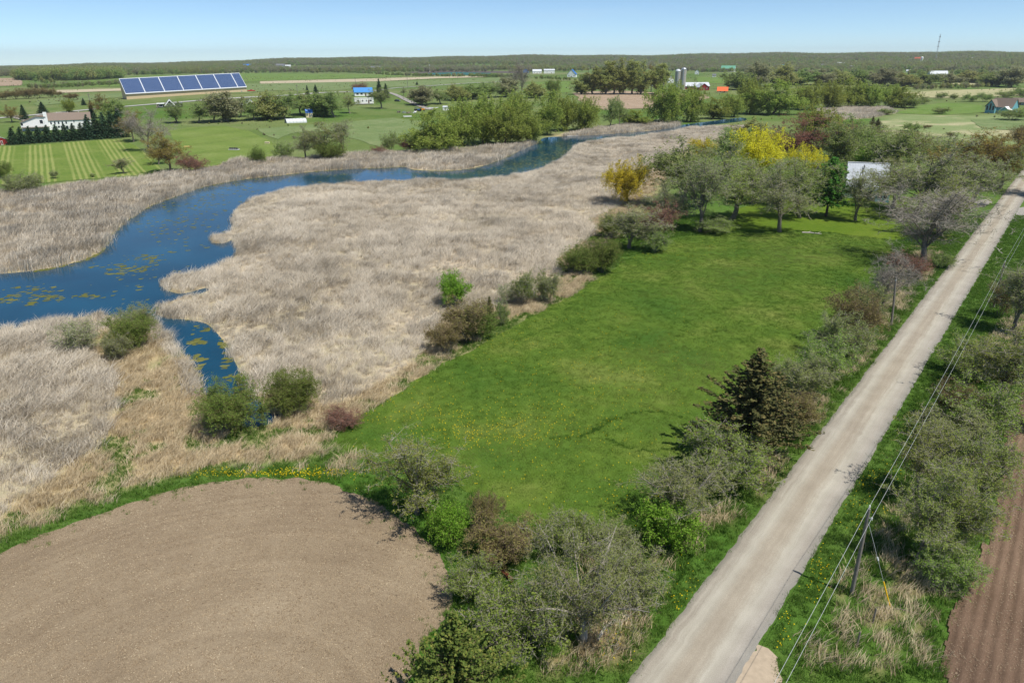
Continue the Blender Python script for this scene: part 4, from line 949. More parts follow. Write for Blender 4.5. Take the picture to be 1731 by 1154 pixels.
row([('fartree', x, y, y - h, w) for x, y, h, w in ((1248, 152, 32, 36), (1278, 150, 44, 36), (1318, 146, 36, 40), (1350, 144, 26, 36), (1384, 144, 26, 38), (1418, 143, 24, 36), (1452, 143, 26, 36), (1490, 146, 30, 34), (1528, 146, 22, 34), (1566, 146, 24, 34), (1600, 143, 18, 34), (1640, 140, 20, 34), (1676, 146, 24, 36), (1712, 148, 36, 40))],
    '{} tree from the left in the belt behind the round willows', 'belt_tree', 'trees in the belt behind the round willows')
row([('scrub', x, y, y - h, w) for x, y, h, w in ((1540, 183, 22, 30), (1560, 176, 14, 18), (1590, 168, 12, 18), (1612, 168, 10, 14), (1640, 172, 14, 24), (1664, 172, 16, 24), (1700, 166, 14, 26), (1725, 166, 20, 26))],
    '{} bush from the left along the paddock in front of the pale field', 'paddock_bush', 'bushes along the paddock', 'shrub')

# ------------------------------------------------------------------ scattered stuff (reeds, grass, far woods) with geometry nodes
def scatter(name, pts, rot, scale, tint, idx, protos, label, cat, tilt=0.0):
    """one object of kind stuff: a point cloud mesh with the prototype meshes instanced on it"""
    me = bpy.data.meshes.new(name); me.vertices.add(len(pts)); me.vertices.foreach_set('co', np.asarray(pts, np.float32).ravel())
    for nm, val, ty in (('rotz', rot, 'FLOAT'), ('size', scale, 'FLOAT'), ('tint', tint, 'FLOAT')):
        a = me.attributes.new(nm, ty, 'POINT'); a.data.foreach_set('value', np.asarray(val, np.float32))
    a = me.attributes.new('pick', 'INT', 'POINT'); a.data.foreach_set('value', np.asarray(idx, np.int32))
    o = link(name, me)
    coll = bpy.data.collections.new(name + '_kinds')
    for i, p in enumerate(protos):
        q = bpy.data.objects.new('%s_kind_%02d' % (name, i), p); coll.objects.link(q)
    ng = bpy.data.node_groups.new(name + '_nodes', 'GeometryNodeTree')
    ng.interface.new_socket('Geometry', in_out='INPUT', socket_type='NodeSocketGeometry'); ng.interface.new_socket('Geometry', in_out='OUTPUT', socket_type='NodeSocketGeometry')
    N = ng.nodes; Lk = ng.links
    gi = N.new('NodeGroupInput'); go = N.new('NodeGroupOutput'); iop = N.new('GeometryNodeInstanceOnPoints'); ci = N.new('GeometryNodeCollectionInfo')
    ci.inputs['Collection'].default_value = coll; ci.inputs['Separate Children'].default_value = True; ci.inputs['Reset Children'].default_value = True
    def na(nm, ty='FLOAT'):
        n = N.new('GeometryNodeInputNamedAttribute'); n.data_type = ty; n.inputs['Name'].default_value = nm; return n.outputs['Attribute']
    cx = N.new('ShaderNodeCombineXYZ'); Lk.new(na('rotz'), cx.inputs['Z'])
    e2r = N.new('FunctionNodeEulerToRotation'); Lk.new(cx.outputs[0], e2r.inputs[0])
    Lk.new(gi.outputs[0], iop.inputs['Points']); Lk.new(ci.outputs[0], iop.inputs['Instance']); iop.inputs['Pick Instance'].default_value = True
    Lk.new(na('pick', 'INT'), iop.inputs['Instance Index']); Lk.new(e2r.outputs[0], iop.inputs['Rotation']); Lk.new(na('size'), iop.inputs['Scale'])
    Lk.new(iop.outputs[0], go.inputs[0])
    md = o.modifiers.new('scatter', 'NODES'); md.node_group = ng
    return tag(o, label, cat, kind='stuff')
def blades(seed, n, h, w, foot, lean=(0, 0), splay=0.25, mat=None, curve=0.3):
    rs = np.random.default_rng(seed); P = rs.normal(size=(n, 2)) * foot * 0.5
    hh = h * rs.uniform(0.55, 1.1, n); az = rs.uniform(0, 6.28, n)
    dx = (lean[0] + splay * np.cos(az) * rs.random(n)) * hh; dy = (lean[1] + splay * np.sin(az) * rs.random(n)) * hh
    b = np.stack([P[:, 0], P[:, 1], np.full(n, -0.03)], 1); m = b + np.stack([dx * 0.35, dy * 0.35, hh * 0.55], 1); e = b + np.stack([dx * (1 + curve), dy * (1 + curve), hh], 1)
    a2 = rs.uniform(0, 6.28, n); s = np.stack([np.cos(a2), np.sin(a2), np.zeros(n)], 1) * (w * rs.uniform(0.6, 1.4, n))[:, None] / 2
    V = np.stack([b - s, b + s, m + s * 0.9, m - s * 0.9, e], 1).reshape(-1, 3); k = np.arange(n)[:, None] * 5
    return mesh_np('tuft', V, [k + np.array([[0, 1, 2, 3]]), k + np.array([[3, 2, 4]])], [mat], tint=np.repeat(rs.random(n), 5))
def sample(poly, dens, far=1e9, mind=0.0):
    P = np.asarray(poly); lo, hi = P.min(0), P.max(0); n = int(np.prod(hi - lo) * dens)
    X = rng.uniform(lo[0], hi[0], n); Y = rng.uniform(lo[1], hi[1], n); k = inside(P, X, Y)
    return X[k], Y[k]
def stuff(name, X, Y, protos, label, cat, size=(0.8, 1.25), tint=None, rot=None, z=0.0):
    n = len(X)
    tint = np.clip(rng.normal(0.5, 0.2, n), 0, 1) if tint is None else tint
    rot = rng.uniform(0, 6.28, n) if rot is None else rot
    return scatter(name, np.stack([X, Y, terrain(X, Y) + z], 1), rot, rng.uniform(size[0], size[1], n), tint, rng.integers(0, len(protos), n), protos, label, cat)
M_REED = tuftmat('dry_reeds', [(0.0, lin(166, 156, 138)), (0.35, lin(198, 187, 168)), (0.65, lin(218, 208, 190)), (1.0, lin(236, 226, 206))])
M_STRAW = tuftmat('dry_grass', [(0.0, lin(164, 146, 114)), (0.5, lin(204, 186, 152)), (1.0, lin(228, 214, 182))])
M_TUFT = tuftmat('green_grass', [(0.0, lin(66, 104, 38)), (0.45, lin(92, 128, 48)), (0.8, lin(120, 146, 66)), (1.0, lin(150, 160, 90))], 0.35)
M_SHORT = tuftmat('meadow_blades', [(0.0, lin(72, 106, 40)), (0.5, lin(102, 128, 50)), (1.0, lin(146, 152, 88))], 0.35)
reedP = [blades(300 + i, 28, 1.3, 0.055, 0.8, lean=(0.38, 0.2), splay=0.75, mat=M_REED) for i in range(4)]
reedF = [blades(310 + i, 26, 1.9, 0.09, 1.2, lean=(0.25, 0.12), splay=0.45, mat=M_REED) for i in range(3)]
strawP = [blades(320 + i, 26, 0.75, 0.04, 0.7, lean=(0.45, 0.2), splay=0.7, mat=M_STRAW) for i in range(3)]
greenP = [blades(330 + i, 24, 0.42, 0.035, 0.5, splay=0.8, mat=M_TUFT) for i in range(3)]
shortP = [blades(340 + i, 30, 0.15, 0.03, 0.6, splay=1.0, mat=M_SHORT) for i in range(3)]
weedP = [blades(350 + i, 30, 0.75, 0.06, 0.7, splay=0.9, mat=M_TUFT) for i in range(2)]
def reeds(name, poly, dens, label, protos):
    X, Y = sample(poly, dens); k = ~inside(WATER, X, Y); X, Y = X[k], Y[k]
    n = fbm(X, Y, 18); n2 = fbm(X + 70, Y, 5)
    tint = np.clip(0.48 + (n - 0.5) * 0.7 + (n2 - 0.5) * 0.6 + rng.normal(0, 0.2, len(X)), 0, 1)
    rot = (fbm(X + 33, Y + 11, 12) - 0.5) * 3.2 + rng.normal(0, 0.75, len(X))
    o = stuff(name, X, Y, protos, label, 'reeds', (0.7, 1.25), tint, rot)
    fl = np.clip(0.55 + (fbm(X + 5, Y + 41, 6.0) - 0.3) * 1.6, 0.45, 1.2) * rng.uniform(0.8, 1.2, len(X))
    o.data.attributes['size'].data.foreach_set('value', fl.astype(np.float32))
reeds('reed_bed', BED_MAIN, 1.9, 'broad bed of dry pale reeds filling the bend between river and meadow', reedP)
reeds('reed_bed', BED_NEAR, 2.6, 'bed of dry grey reeds on the near left bank', reedP)
reeds('reed_bed', BED_SPIT, 3.0, 'strip of dry reeds along the left side of the side channel', reedP)
reeds('reed_bed', BED_FAR, 1.3, 'long belt of dry reeds on the far bank below the lawns', reedF)
reeds('reed_bed', BED_EAST, 1.0, 'narrow belt of dry reeds below the far willows', reedF)
reeds('reed_bed', BED_TOP, 0.8, 'patch of dry reeds at the head of the valley, upper right', reedF)
# matted dry grass between reeds and green ground
def fringe():
    P = np.concatenate([BED_MAIN, DRY_TONGUE, BED_NEAR]); lo, hi = P.min(0) - 10, P.max(0) + 10; n = 300000
    X = rng.uniform(lo[0], hi[0], n); Y = rng.uniform(lo[1], min(hi[1], 260), n)
    k = ~inside(WATER, X, Y) & ~inside(BED_MAIN, X, Y) & ~inside(BED_NEAR, X, Y) & ~inside(FIELD_L, X, Y) & ~inside(MEADOW, X, Y); X, Y = X[k], Y[k]
    d = np.minimum(-sdf(BED_MAIN, X, Y), -sdf(DRY_TONGUE, X, Y)); n2 = fbm(X + 400, Y - 90, 3.0)
    k = (d < 4.5 + (n2 - 0.5) * 8) & (n2 > 0.43) & (sdf(FIELD_L, X, Y) + (fbm(X + 11, Y + 5, 1.5) - 0.5) * 6 < -2.4); X, Y = X[k], Y[k]
    hx = rng.uniform(-5, 110, 60000); hy = rng.uniform(24, 140, 60000); hq = (hx - RC0[0]) * RNOR[0] + (hy - RC0[1]) * RNOR[1]
    k = ((sdf(HEDGE, hx, hy) > 0.5) | (sdf(HEDGE_R, hx, hy) > 0.5)) & (fbm(hx + 400, hy - 90, 3.0) > 0.52) & ((hq < RW_L - 0.8) | (hq > RW_R + 0.8)) & ~inside(FIELD_R, hx, hy) & ~inside(ENTRANCE, hx, hy) & (rng.random(60000) < 0.45)
    return np.concatenate([X, hx[k]]), np.concatenate([Y, hy[k]])
fx, fy = fringe(); stuff('dry_grass', fx, fy, strawP, 'flattened dry grass along the edge of the marsh', 'grass', (0.6, 1.2), rot=rng.normal(0.2, 0.7, len(fx)))
# green grass of the near banks and verges
def verge():
    n = 190000; X = rng.uniform(-45, 130, n); Y = rng.uniform(22, 175, n)
    q = (X - RC0[0]) * RNOR[0] + (Y - RC0[1]) * RNOR[1]
    k = ((q < RW_L - 0.1) | (q > RW_R + 0.1)) & ~inside(WATER, X, Y) & ~inside(BED_MAIN, X, Y) & ~inside(BED_NEAR, X, Y) & ~inside(FIELD_L, X, Y) & ~inside(FIELD_R, X, Y) & ~inside(MEADOW, X, Y) & ~inside(LAWN, X, Y)
    k &= (np.abs(X) < Y * 0.78 + 8) & ~inside(ENTRANCE, X, Y)
    X, Y, q = X[k], Y[k], q[k]; n2 = fbm(X + 400, Y - 90, 3.0); n3 = fbm(X + 11, Y + 5, 1.5)
    d = np.minimum(-sdf(BED_MAIN, X, Y), -sdf(DRY_TONGUE, X, Y)); hd = np.maximum(sdf(HEDGE, X, Y), sdf(HEDGE_R, X, Y))
    k = ~((d < 5) & (n2 > 0.45) & (sdf(FIELD_L, X, Y) + (n3 - 0.5) * 6 < -2.6)) & ~((hd > 1) & (n2 > 0.56) & (rng.random(len(X)) < 0.75)); return X[k], Y[k], hd[k]
vx, vy, hd = verge(); sel = rng.random(len(vx)) < np.where(hd > 0.5, 0.5, 0.0)
stuff('verge_grass', vx[~sel], vy[~sel], greenP, 'short green grass on the road verges and banks', 'grass', (0.5, 1.0))
stuff('hedge_weeds', vx[sel], vy[sel], weedP, 'tall green weeds under the roadside hedges', 'weeds', (0.4, 0.95))
mx, my = sample(MEADOW, 5.0); mk = np.hypot(mx, my) < 190; mx, my = mx[mk], my[mk]
mt = np.clip(0.45 + (fbm(mx, my, 20) - 0.5) * 1.5 + (fbm(mx + 60, my, 4.0) - 0.5) * 0.9 + rng.normal(0, 0.17, len(mx)), 0, 1)
stuff('meadow_grass', mx, my, shortP, 'short dense grass covering the green meadow', 'grass', (0.7, 1.2), mt)
# a lusher ring of grass where a tractor turned
ta = []
for cxp, pts in ((0, [(985, 738), (1010, 722), (1040, 706), (1080, 697), (1120, 697), (1158, 707)]), (1, [(1016, 728), (1030, 744), (1060, 756), (1100, 762), (1140, 757), (1170, 748)]), (2, [(935, 742), (975, 738), (1010, 726), (1035, 708)])):
    P = smooth_poly(GP(pts), False, 12); q = rng.integers(0, len(P), 80); ta.append(P[q] + rng.normal(0, 0.22, (80, 2)))
ta = np.concatenate(ta); stuff('lush_grass_ring', ta[:, 0], ta[:, 1], greenP, 'darker ring of lush grass where a vehicle turned on the meadow', 'grass', (0.35, 0.55), np.clip(rng.normal(0.22, 0.1, len(ta)), 0, 1))
# straw litter and clods on the tilled field
M_LITTER = tuftmat('field_litter', [(0.0, lin(96, 80, 66)), (0.5, lin(178, 158, 130)), (1.0, lin(226, 212, 184))], 0.0)
litP = []
for i in range(3):
    rs = np.random.default_rng(360 + i); m = MB()
    for _ in range(5):
        a = rs.uniform(0, 3.14); L = rs.uniform(0.06, 0.16); c = rs.normal(size=2) * 0.35; ux, uy = math.cos(a) * L, math.sin(a) * L; wx, wy = -math.sin(a) * 0.016, math.cos(a) * 0.016
        m.add([(c[0] - ux, c[1] - uy, 0.0), (c[0] + ux, c[1] + uy, 0.0), (c[0] + wx, c[1] + wy, 0.045), (c[0] - wx, c[1] - wy, 0.045)], [(0, 2, 1), (0, 1, 3), (0, 3, 2), (1, 2, 3)])
    V = np.array(m.v); litP.append(mesh_np('litter', V, np.array(m.f), [M_LITTER], tint=rs.random(len(V))))
lx, ly = sample(FIELD_L, 8.0); k = ly > 18; lx, ly = lx[k], ly[k]
stuff('field_litter', lx, ly, litP, 'pale straw litter and clods strewn over the tilled field', 'litter', (0.35, 1.0), np.clip(rng.beta(1.2, 1.8, len(lx)), 0, 1), z=0.022)
lx, ly = sample(FIELD_R, 5.0); k = (np.hypot(lx, ly) < 120) & (ly > 15); lx, ly = lx[k], ly[k]
stuff('field_litter', lx, ly, litP, 'pale stones and straw on the brown row field', 'litter', (0.35, 0.9), z=0.11)
wx, wy = sample(FIELD_L, 6.0); wd_ = sdf(FIELD_L, wx, wy); k = (wd_ < 2.6) & (rng.random(len(wx)) < 0.42 * np.exp(-wd_ / 0.7)) & (wy > 25); wx, wy = wx[k], wy[k]
stuff('margin_weeds', wx, wy, greenP, 'small green weeds creeping over the edge of the tilled field', 'weeds', (0.25, 0.7), z=0.02)
# dandelions
M_DAND = plain('dandelion_yellow', lin(238, 206, 20), 0.8, 0.1, 0.06)
m = MB()
for i in range(6):
    a = i * 1.05; m.add([(0.05 * math.cos(a), 0.05 * math.sin(a), 0.20), (0.05 * math.cos(a + 1.05), 0.05 * math.sin(a + 1.05), 0.20), (0, 0, 0.235)], [(0, 1, 2)])
m.add([(0.006, 0, 0), (-0.006, 0.004, 0), (0, -0.006, 0), (0, 0, 0.2)], [(0, 1, 3), (1, 2, 3), (2, 0, 3)])
dandP = [mesh_np('dandelion', np.array(m.v), np.array(m.f), [M_DAND])]
dp = []
for px, py, sx, sy, n in ((440, 800, 75, 4, 520), (530, 800, 40, 5, 300), (700, 690, 60, 25, 190), (830, 735, 60, 14, 330), (790, 715, 80, 20, 240), (930, 620, 130, 60, 420), (1060, 620, 90, 50, 200), (960, 710, 60, 30, 160),
                          (1060, 850, 40, 30, 90), (880, 820, 120, 50, 160), (1270, 760, 20, 25, 60), (1450, 850, 30, 40, 150), (1380, 965, 14, 30, 110), (1325, 1070, 10, 25, 40), (1480, 810, 18, 20, 110), (1150, 990, 40, 30, 120),
                          (1040, 1080, 20, 30, 80), (300, 860, 60, 8, 50), (1090, 690, 120, 60, 160), (800, 1005, 15, 25, 40), (950, 480, 40, 12, 120), (870, 560, 40, 15, 60), (1240, 420, 160, 15, 60), (1110, 430, 60, 10, 140)):
    for _ in range(int(n * 0.7)): dp.append((rng.normal(px, sx), rng.normal(py, sy)))
dp = GP([p for p in dp if p[1] > 390])
q = (dp[:, 0] - RC0[0]) * RNOR[0] + (dp[:, 1] - RC0[1]) * RNOR[1]
dp = dp[((q < RW_L - 0.2) | (q > RW_R + 0.2)) & ~inside(FIELD_L, dp[:, 0], dp[:, 1]) & ~inside(WATER, dp[:, 0], dp[:, 1]) & ~inside(BED_MAIN, dp[:, 0], dp[:, 1])]
stuff('dandelions', dp[:, 0], dp[:, 1], dandP, 'yellow dandelions dotted over the meadow and verges', 'flowers', (0.5, 1.0))
# floating weed on the river
M_PAD = tuftmat('floating_weed', [(0.0, lin(86, 88, 46)), (0.5, lin(108, 110, 56)), (1.0, lin(132, 128, 74))], 0.1)
padP = []
for i in range(4):
    rs = np.random.default_rng(400 + i); k = 9; a = np.arange(k) * 2 * math.pi / k; r = rs.uniform(0.45, 1.0, k)
    V = np.concatenate([np.stack([r * np.cos(a), r * 0.6 * np.sin(a), np.full(k, 0.012)], 1), [[0, 0, 0.02]]]); padP.append(mesh_np('weed', V, np.array([(j, (j + 1) % k, k) for j in range(k)]), [M_PAD], tint=rs.random(k + 1)))
pp = []
for px, py, sx, sy, n in ((215, 455, 22, 4, 70), (245, 437, 18, 4, 60), (195, 462, 10, 2, 25), (300, 375, 40, 12, 90), (330, 350, 35, 8, 80), (280, 400, 40, 15, 40), (50, 497, 28, 6, 40), (55, 512, 6, 2, 16), (15, 505, 10, 3, 20), (100, 502, 20, 2, 26), (150, 500, 12, 2, 16), (80, 490, 10, 4, 14),
                          (245, 470, 60, 20, 40), (340, 578, 8, 3, 20), (330, 605, 8, 5, 18), (385, 600, 6, 20, 46), (410, 640, 6, 12, 46), (345, 555, 20, 10, 20), (430, 660, 10, 8, 40), (335, 632, 5, 10, 30), (940, 262, 18, 7, 200), (900, 275, 30, 6, 180), (860, 285, 30, 5, 110), (960, 250, 10, 6, 120), (800, 292, 40, 4, 60),
                          (470, 305, 50, 4, 60), (560, 296, 50, 3, 50), (400, 318, 30, 6, 60), (355, 330, 25, 6, 60), (680, 293, 40, 3, 40), (1060, 227, 40, 1.5, 60)):
    for _ in range(n): pp.append((rng.normal(px, sx), rng.normal(py, sy)))
pp = GP([p for p in pp if p[1] > 205])
# a rim of weed and silt along the far shore
fbw = GP(far_bank[2:26]); fbw = smooth_poly(fbw, False, 20); rim = fbw[rng.integers(0, len(fbw), 700)] + np.abs(rng.normal(0, 0.9, (700, 1))) * np.array([[0.45, -0.75]])
pp = np.concatenate([pp, rim]); pp = pp[inside(WATER, pp[:, 0], pp[:, 1])]
dist = np.hypot(pp[:, 0], pp[:, 1])
stuff('floating_weed', pp[:, 0], pp[:, 1], padP, 'olive patches of floating weed on the blue river', 'water plants', (0.15, 0.85), rot=rng.normal(0.5, 0.3, len(pp)), z=0.024)

# far woods, read as one mass
FARP = [B(s, 13, 5.6, lm=l, nl=3, n1=8, n2=6, n3=5, nt=0, leaf=1.1, tw=t_, cz=0.5, rz=0.52, tw_w=0.08) for s, l, t_ in ((501, 'farolive', TWIG_GREY), (502, 'fargreen', TWIG_GREY), (503, 'fargrey', TWIG_GREY), (504, 'fargreen', TWIG_OLIVE), (505, 'fargrey', TWIG_GREY))]
FARM = [p['crown'] for p in FARP]
def wood(name, X, Y, label, size, mixw=None):
    n = len(X); n0 = fbm(X + 2000, Y - 500, 260.0); pick = np.where(n0 < 0.42, 0, np.where(n0 < 0.5, 1, np.where(n0 < 0.6, 2, 4)))
    r_ = rng.random(n); pick = np.where(r_ < 0.3, rng.integers(0, 5, n), pick)
    if mixw is not None: pick = np.array(mixw)[rng.integers(0, len(mixw), n)]
    scatter(name, np.stack([X, Y, terrain(X, Y) - 0.4], 1), rng.uniform(0, 6.28, n), rng.uniform(size[0], size[1], n), rng.random(n), pick, FARM, label, 'wood')
def sector(n, r0, r1, a0, a1):
    r = np.sqrt(rng.uniform(r0 ** 2, r1 ** 2, n)); a = np.radians(rng.uniform(a0, a1, n)); return r * np.sin(a), r * np.cos(a)
X, Y = sector(60000, 2100, 5200, -52, 52)
k = (fbm(X, Y, 700.0) + 0.25 * sstep(2100, 3200, np.hypot(X, Y)) > 0.47); wood('distant_forest', X[k], Y[k], 'distant forest covering the low ridge along the horizon', (0.7, 1.35))
def wood_px(poly, dens, name, label, size, mixw=None):
    X, Y = sample(GP(poly), dens); wood(name, X, Y, label, size, mixw)
wood_px([(25, 136), (90, 137), (150, 136), (208, 133), (206, 126), (100, 125), (40, 127)], 0.016, 'distant_wood', 'dense green wood on the skyline left of the solar barn', (1.2, 1.7), [0, 1, 3, 1])
def hedge_px(line, n, w, name, label, size, mixw=None):
    P = smooth_poly(GP(line), False, 30); q = rng.integers(0, len(P), n); d = np.gradient(P, axis=0); d /= np.linalg.norm(d, axis=1)[:, None] + 1e-9
    o = np.stack([-d[q][:, 1], d[q][:, 0]], 1) * rng.uniform(-w, w, (n, 1)); X, Y = (P[q] + o + rng.normal(0, 3, (n, 2))).T
    wood(name, X, Y, label, size, mixw)
hedge_px([(-40, 130), (0, 127), (40, 128), (80, 142)], 90, 14, 'far_hedge', 'far hedgerow at the left edge beside the tan field', (0.5, 0.9), [1, 3, 0])
hedge_px([(60, 150), (140, 146), (205, 142)], 120, 10, 'far_hedge', 'far hedgerow between the spruce field and the left wood', (0.3, 0.6), [1, 3, 2])
hedge_px([(210, 127), (330, 124), (430, 121), (520, 120), (600, 123), (680, 128), (780, 130), (860, 131)], 650, 14, 'far_hedge', 'long far hedgerow running above the solar barn to the tarped field', (0.35, 0.7), [1, 3, 3, 2])
hedge_px([(400, 117), (560, 117), (700, 118), (860, 117), (1000, 117)], 700, 30, 'far_hedge', 'farthest hedgerow below the ridge forest', (0.5, 0.9), [1, 3, 2, 0])
hedge_px([(880, 132), (960, 136), (1000, 140)], 60, 10, 'far_hedge', 'far hedgerow below the blue gabled house', (0.3, 0.6), [1, 3, 0])
hedge_px([(1180, 122), (1260, 122), (1340, 122), (1440, 124), (1560, 127), (1731, 128), (1800, 128)], 420, 26, 'far_hedge', 'scattered far trees around the village on the right', (0.5, 1.1), [0, 1, 3, 2])
hedge_px([(1180, 112), (1300, 113), (1440, 112), (1560, 111), (1731, 112), (1800, 112)], 420, 60, 'far_hedge', 'far trees behind the village on the right', (0.8, 1.4), [0, 1, 2])
hedge_px([(1540, 151), (1640, 148), (1731, 140), (1800, 138)], 150, 10, 'far_hedge', 'hedgerow across the pale fields on the right', (0.3, 0.7), [1, 2, 0])

X, Y = sector(26000, 230, 1700, -44, 44)
sv = -0.67 * (X + 152) + 0.74 * (Y - 216)
k = ((sv > 25) | (Y > 330)) & (fbm(X + 70, Y + 800, 38.0) > 0.56) & (rng.random(len(X)) < 0.5)
for b_ in (BED_MAIN, BED_FAR, BED_EAST, BED_TOP, WATER): k &= ~inside(b_, X, Y)
for px_ in ([(-60, 320), (0, 315), (150, 305), (275, 292), (235, 250), (212, 234), (-60, 250)], [(310, 292), (470, 268), (485, 250), (420, 218), (285, 218)], [(960, 190), (960, 152), (1210, 152), (1210, 190)], [(590, 180), (640, 160), (760, 190), (700, 210), (600, 200)], [(195, 190), (430, 175), (430, 150), (195, 158)],
            [(1505, 197), (1560, 175), (1670, 175), (1670, 197)], [(40, 222), (160, 222), (160, 185), (40, 185)]): k &= ~inside(GP(px_), X, Y)
wood('rough_scrub', X[k], Y[k], 'low scrub dotted over the rough fields beyond the river', (0.04, 0.17), [0, 1, 2, 4])

# ------------------------------------------------------------------ buildings
WHITE = plain('white_siding', lin(238, 238, 234), 0.6, 0.3, 0.04); CREAM = plain('cream_siding', lin(222, 206, 170), 0.7, 0.2, 0.05)
TAN = plain('tan_wall', lin(206, 184, 150), 0.8, 0.2, 0.05); RED = plain('red_boards', lin(140, 46, 44), 0.8, 0.2, 0.1); GREYW = plain('grey_siding', lin(150, 152, 152), 0.7, 0.2, 0.06)
TEAL = plain('teal_siding', lin(112, 168, 178), 0.7, 0.2, 0.06); BLUEW = plain('blue_siding', lin(60, 120, 190), 0.7, 0.2, 0.06); DARKW = plain('dark_siding', lin(66, 68, 72), 0.7, 0.2, 0.08)
R_BROWN = plain('brown_shingles', lin(132, 118, 106), 0.9, 0.1, 0.1, 3); R_GREY = plain('grey_shingles', lin(112, 114, 118), 0.9, 0.1, 0.1, 3); R_BLUE = plain('blue_metal_roof', lin(72, 140, 204), 0.4, 0.4, 0.05)
R_BRIGHT = plain('bright_blue_roof', lin(38, 110, 196), 0.4, 0.4, 0.05); R_PALE = plain('pale_metal_roof', lin(206, 210, 214), 0.45, 0.4, 0.05); R_ORANGE = plain('orange_roof', lin(232, 110, 60), 0.6, 0.3, 0.05)
R_GREEN = plain('green_metal_roof', lin(108, 170, 140), 0.5, 0.3, 0.06); R_RED = plain('red_roof', lin(204, 92, 70), 0.6, 0.3, 0.05); R_TEAL = plain('teal_hoop_skin', lin(88, 148, 150), 0.5, 0.3, 0.05)
R_SILVER = plain('weathered_steel_roof', lin(186, 192, 198), 0.45, 0.35, 0.07, 0.8); GLASS = plain('dark_glass', lin(46, 54, 64), 0.12, 0.5, 0.05); TRIM = plain('white_trim', lin(244, 244, 242), 0.6, 0.3, 0.02)
CONC = plain('concrete', lin(168, 164, 156), 0.9, 0.1, 0.08); STEEL = plain('galvanised_steel', lin(178, 182, 186), 0.4, 0.5, 0.06, 1.5, 0.5); WOODG = plain('weathered_wood', lin(126, 118, 108), 0.9, 0.1, 0.18, 4)
DOOR = plain('brown_door', lin(96, 70, 56), 0.7, 0.2, 0.06); RUBBER = plain('black_rubber', lin(34, 34, 36), 0.8, 0.2, 0.1)
def face_root(name, px, py, off=0.0):
    x, y, z = G3(px, py); return empty(name, (x, y, z), -math.atan2(x, y) + math.radians(off))
def roof_gable(parent, W, D, e, r, mat, ridge='x', x0=None, y0=0.0, over=0.35, th_=0.16, name='roof'):
    """two roof slabs over a W x D block whose front wall stands at y0; ridge along x or y"""
    x0 = -W / 2 if x0 is None else x0; m = MB()
    if ridge == 'x':
        s = (r - e) / (D / 2); a, b, c = y0 - over, y0 + D / 2, y0 + D + over
        m.prism([(a, e - over * s + 0.02), (b, r + 0.02), (b, r + th_), (a, e - over * s + th_)], x0 - over, x0 + W + over, 'x')
        m.prism([(c, e - over * s + 0.02), (c, e - over * s + th_), (b, r + th_ + 0.005), (b, r + 0.025)], x0 - over, x0 + W + over, 'x')
    else:
        s = (r - e) / (W / 2); a, b, c = x0 - over, x0 + W / 2, x0 + W + over
        m.prism([(a, e - over * s + 0.02), (b, r + 0.02), (b, r + th_), (a, e - over * s + th_)], y0 - over, y0 + D + over, 'y')
        m.prism([(c, e - over * s + 0.02), (c, e - over * s + th_), (b, r + th_ + 0.005), (b, r + 0.025)], y0 - over, y0 + D + over, 'y')
    return m.build(name, mat, parent)
def walls_gable(parent, W, D, e, r, mat, ridge='x', x0=None, y0=0.0, name='wall'):
    x0 = -W / 2 if x0 is None else x0; m = MB()
    if ridge == 'x': m.prism([(y0, -0.3), (y0 + D, -0.3), (y0 + D, e), (y0 + D / 2, r), (y0, e)], x0, x0 + W, 'x')
    else: m.prism([(x0, -0.3), (x0 + W, -0.3), (x0 + W, e), (x0 + W / 2, r), (x0, e)], y0, y0 + D, 'y')
    return m.build(name, mat, parent)
def window(parent, x, z, w, h, y=0.0, frame=TRIM, glass=GLASS, name='window'):
    m = MB(); f = 0.09
    m.box(x - w / 2 - f, x + w / 2 + f, y - 0.06, y - 0.004, z - f, z); m.box(x - w / 2 - f, x + w / 2 + f, y - 0.06, y - 0.004, z + h, z + h + f)
    m.box(x - w / 2 - f, x - w / 2, y - 0.055, y - 0.004, z, z + h); m.box(x + w / 2, x + w / 2 + f, y - 0.055, y - 0.004, z, z + h)
    o = m.build(name, frame, parent)
    MB().box(x - w / 2, x + w / 2, y - 0.03, y - 0.006, z, z + h).build('pane' if name == 'window' else 'panel', glass, o); return o
def gable(name, label, cat, px, py, wpx, depth, wall_px, roof_px, wall, roof, ridge='x', off=0.0, wins=2, door=True, group=None):
    s = mpp(px, py); W = wpx * s; e = wall_px * s; r = (wall_px + roof_px) * s
    o = face_root(name, px, py, off); tag(o, label, cat, group)
    walls_gable(o, W, depth, e, r, wall, ridge); roof_gable(o, W, depth, e, r, roof, ridge, over=min(0.5, W * 0.04))
    hz = max(0.8, e * 0.35); n = wins + (1 if door else 0)
    for i in range(n):
        x = -W / 2 + W * (i + 0.7) / (n + 0.4)
        if door and i == n // 2: window(o, x, 0.1, min(1.2, W * 0.12), min(2.1, e * 0.75), name='door', glass=DOOR)
        else: window(o, x, e * 0.38, min(1.8, W * 0.12), min(1.3, e * 0.4))
    return o

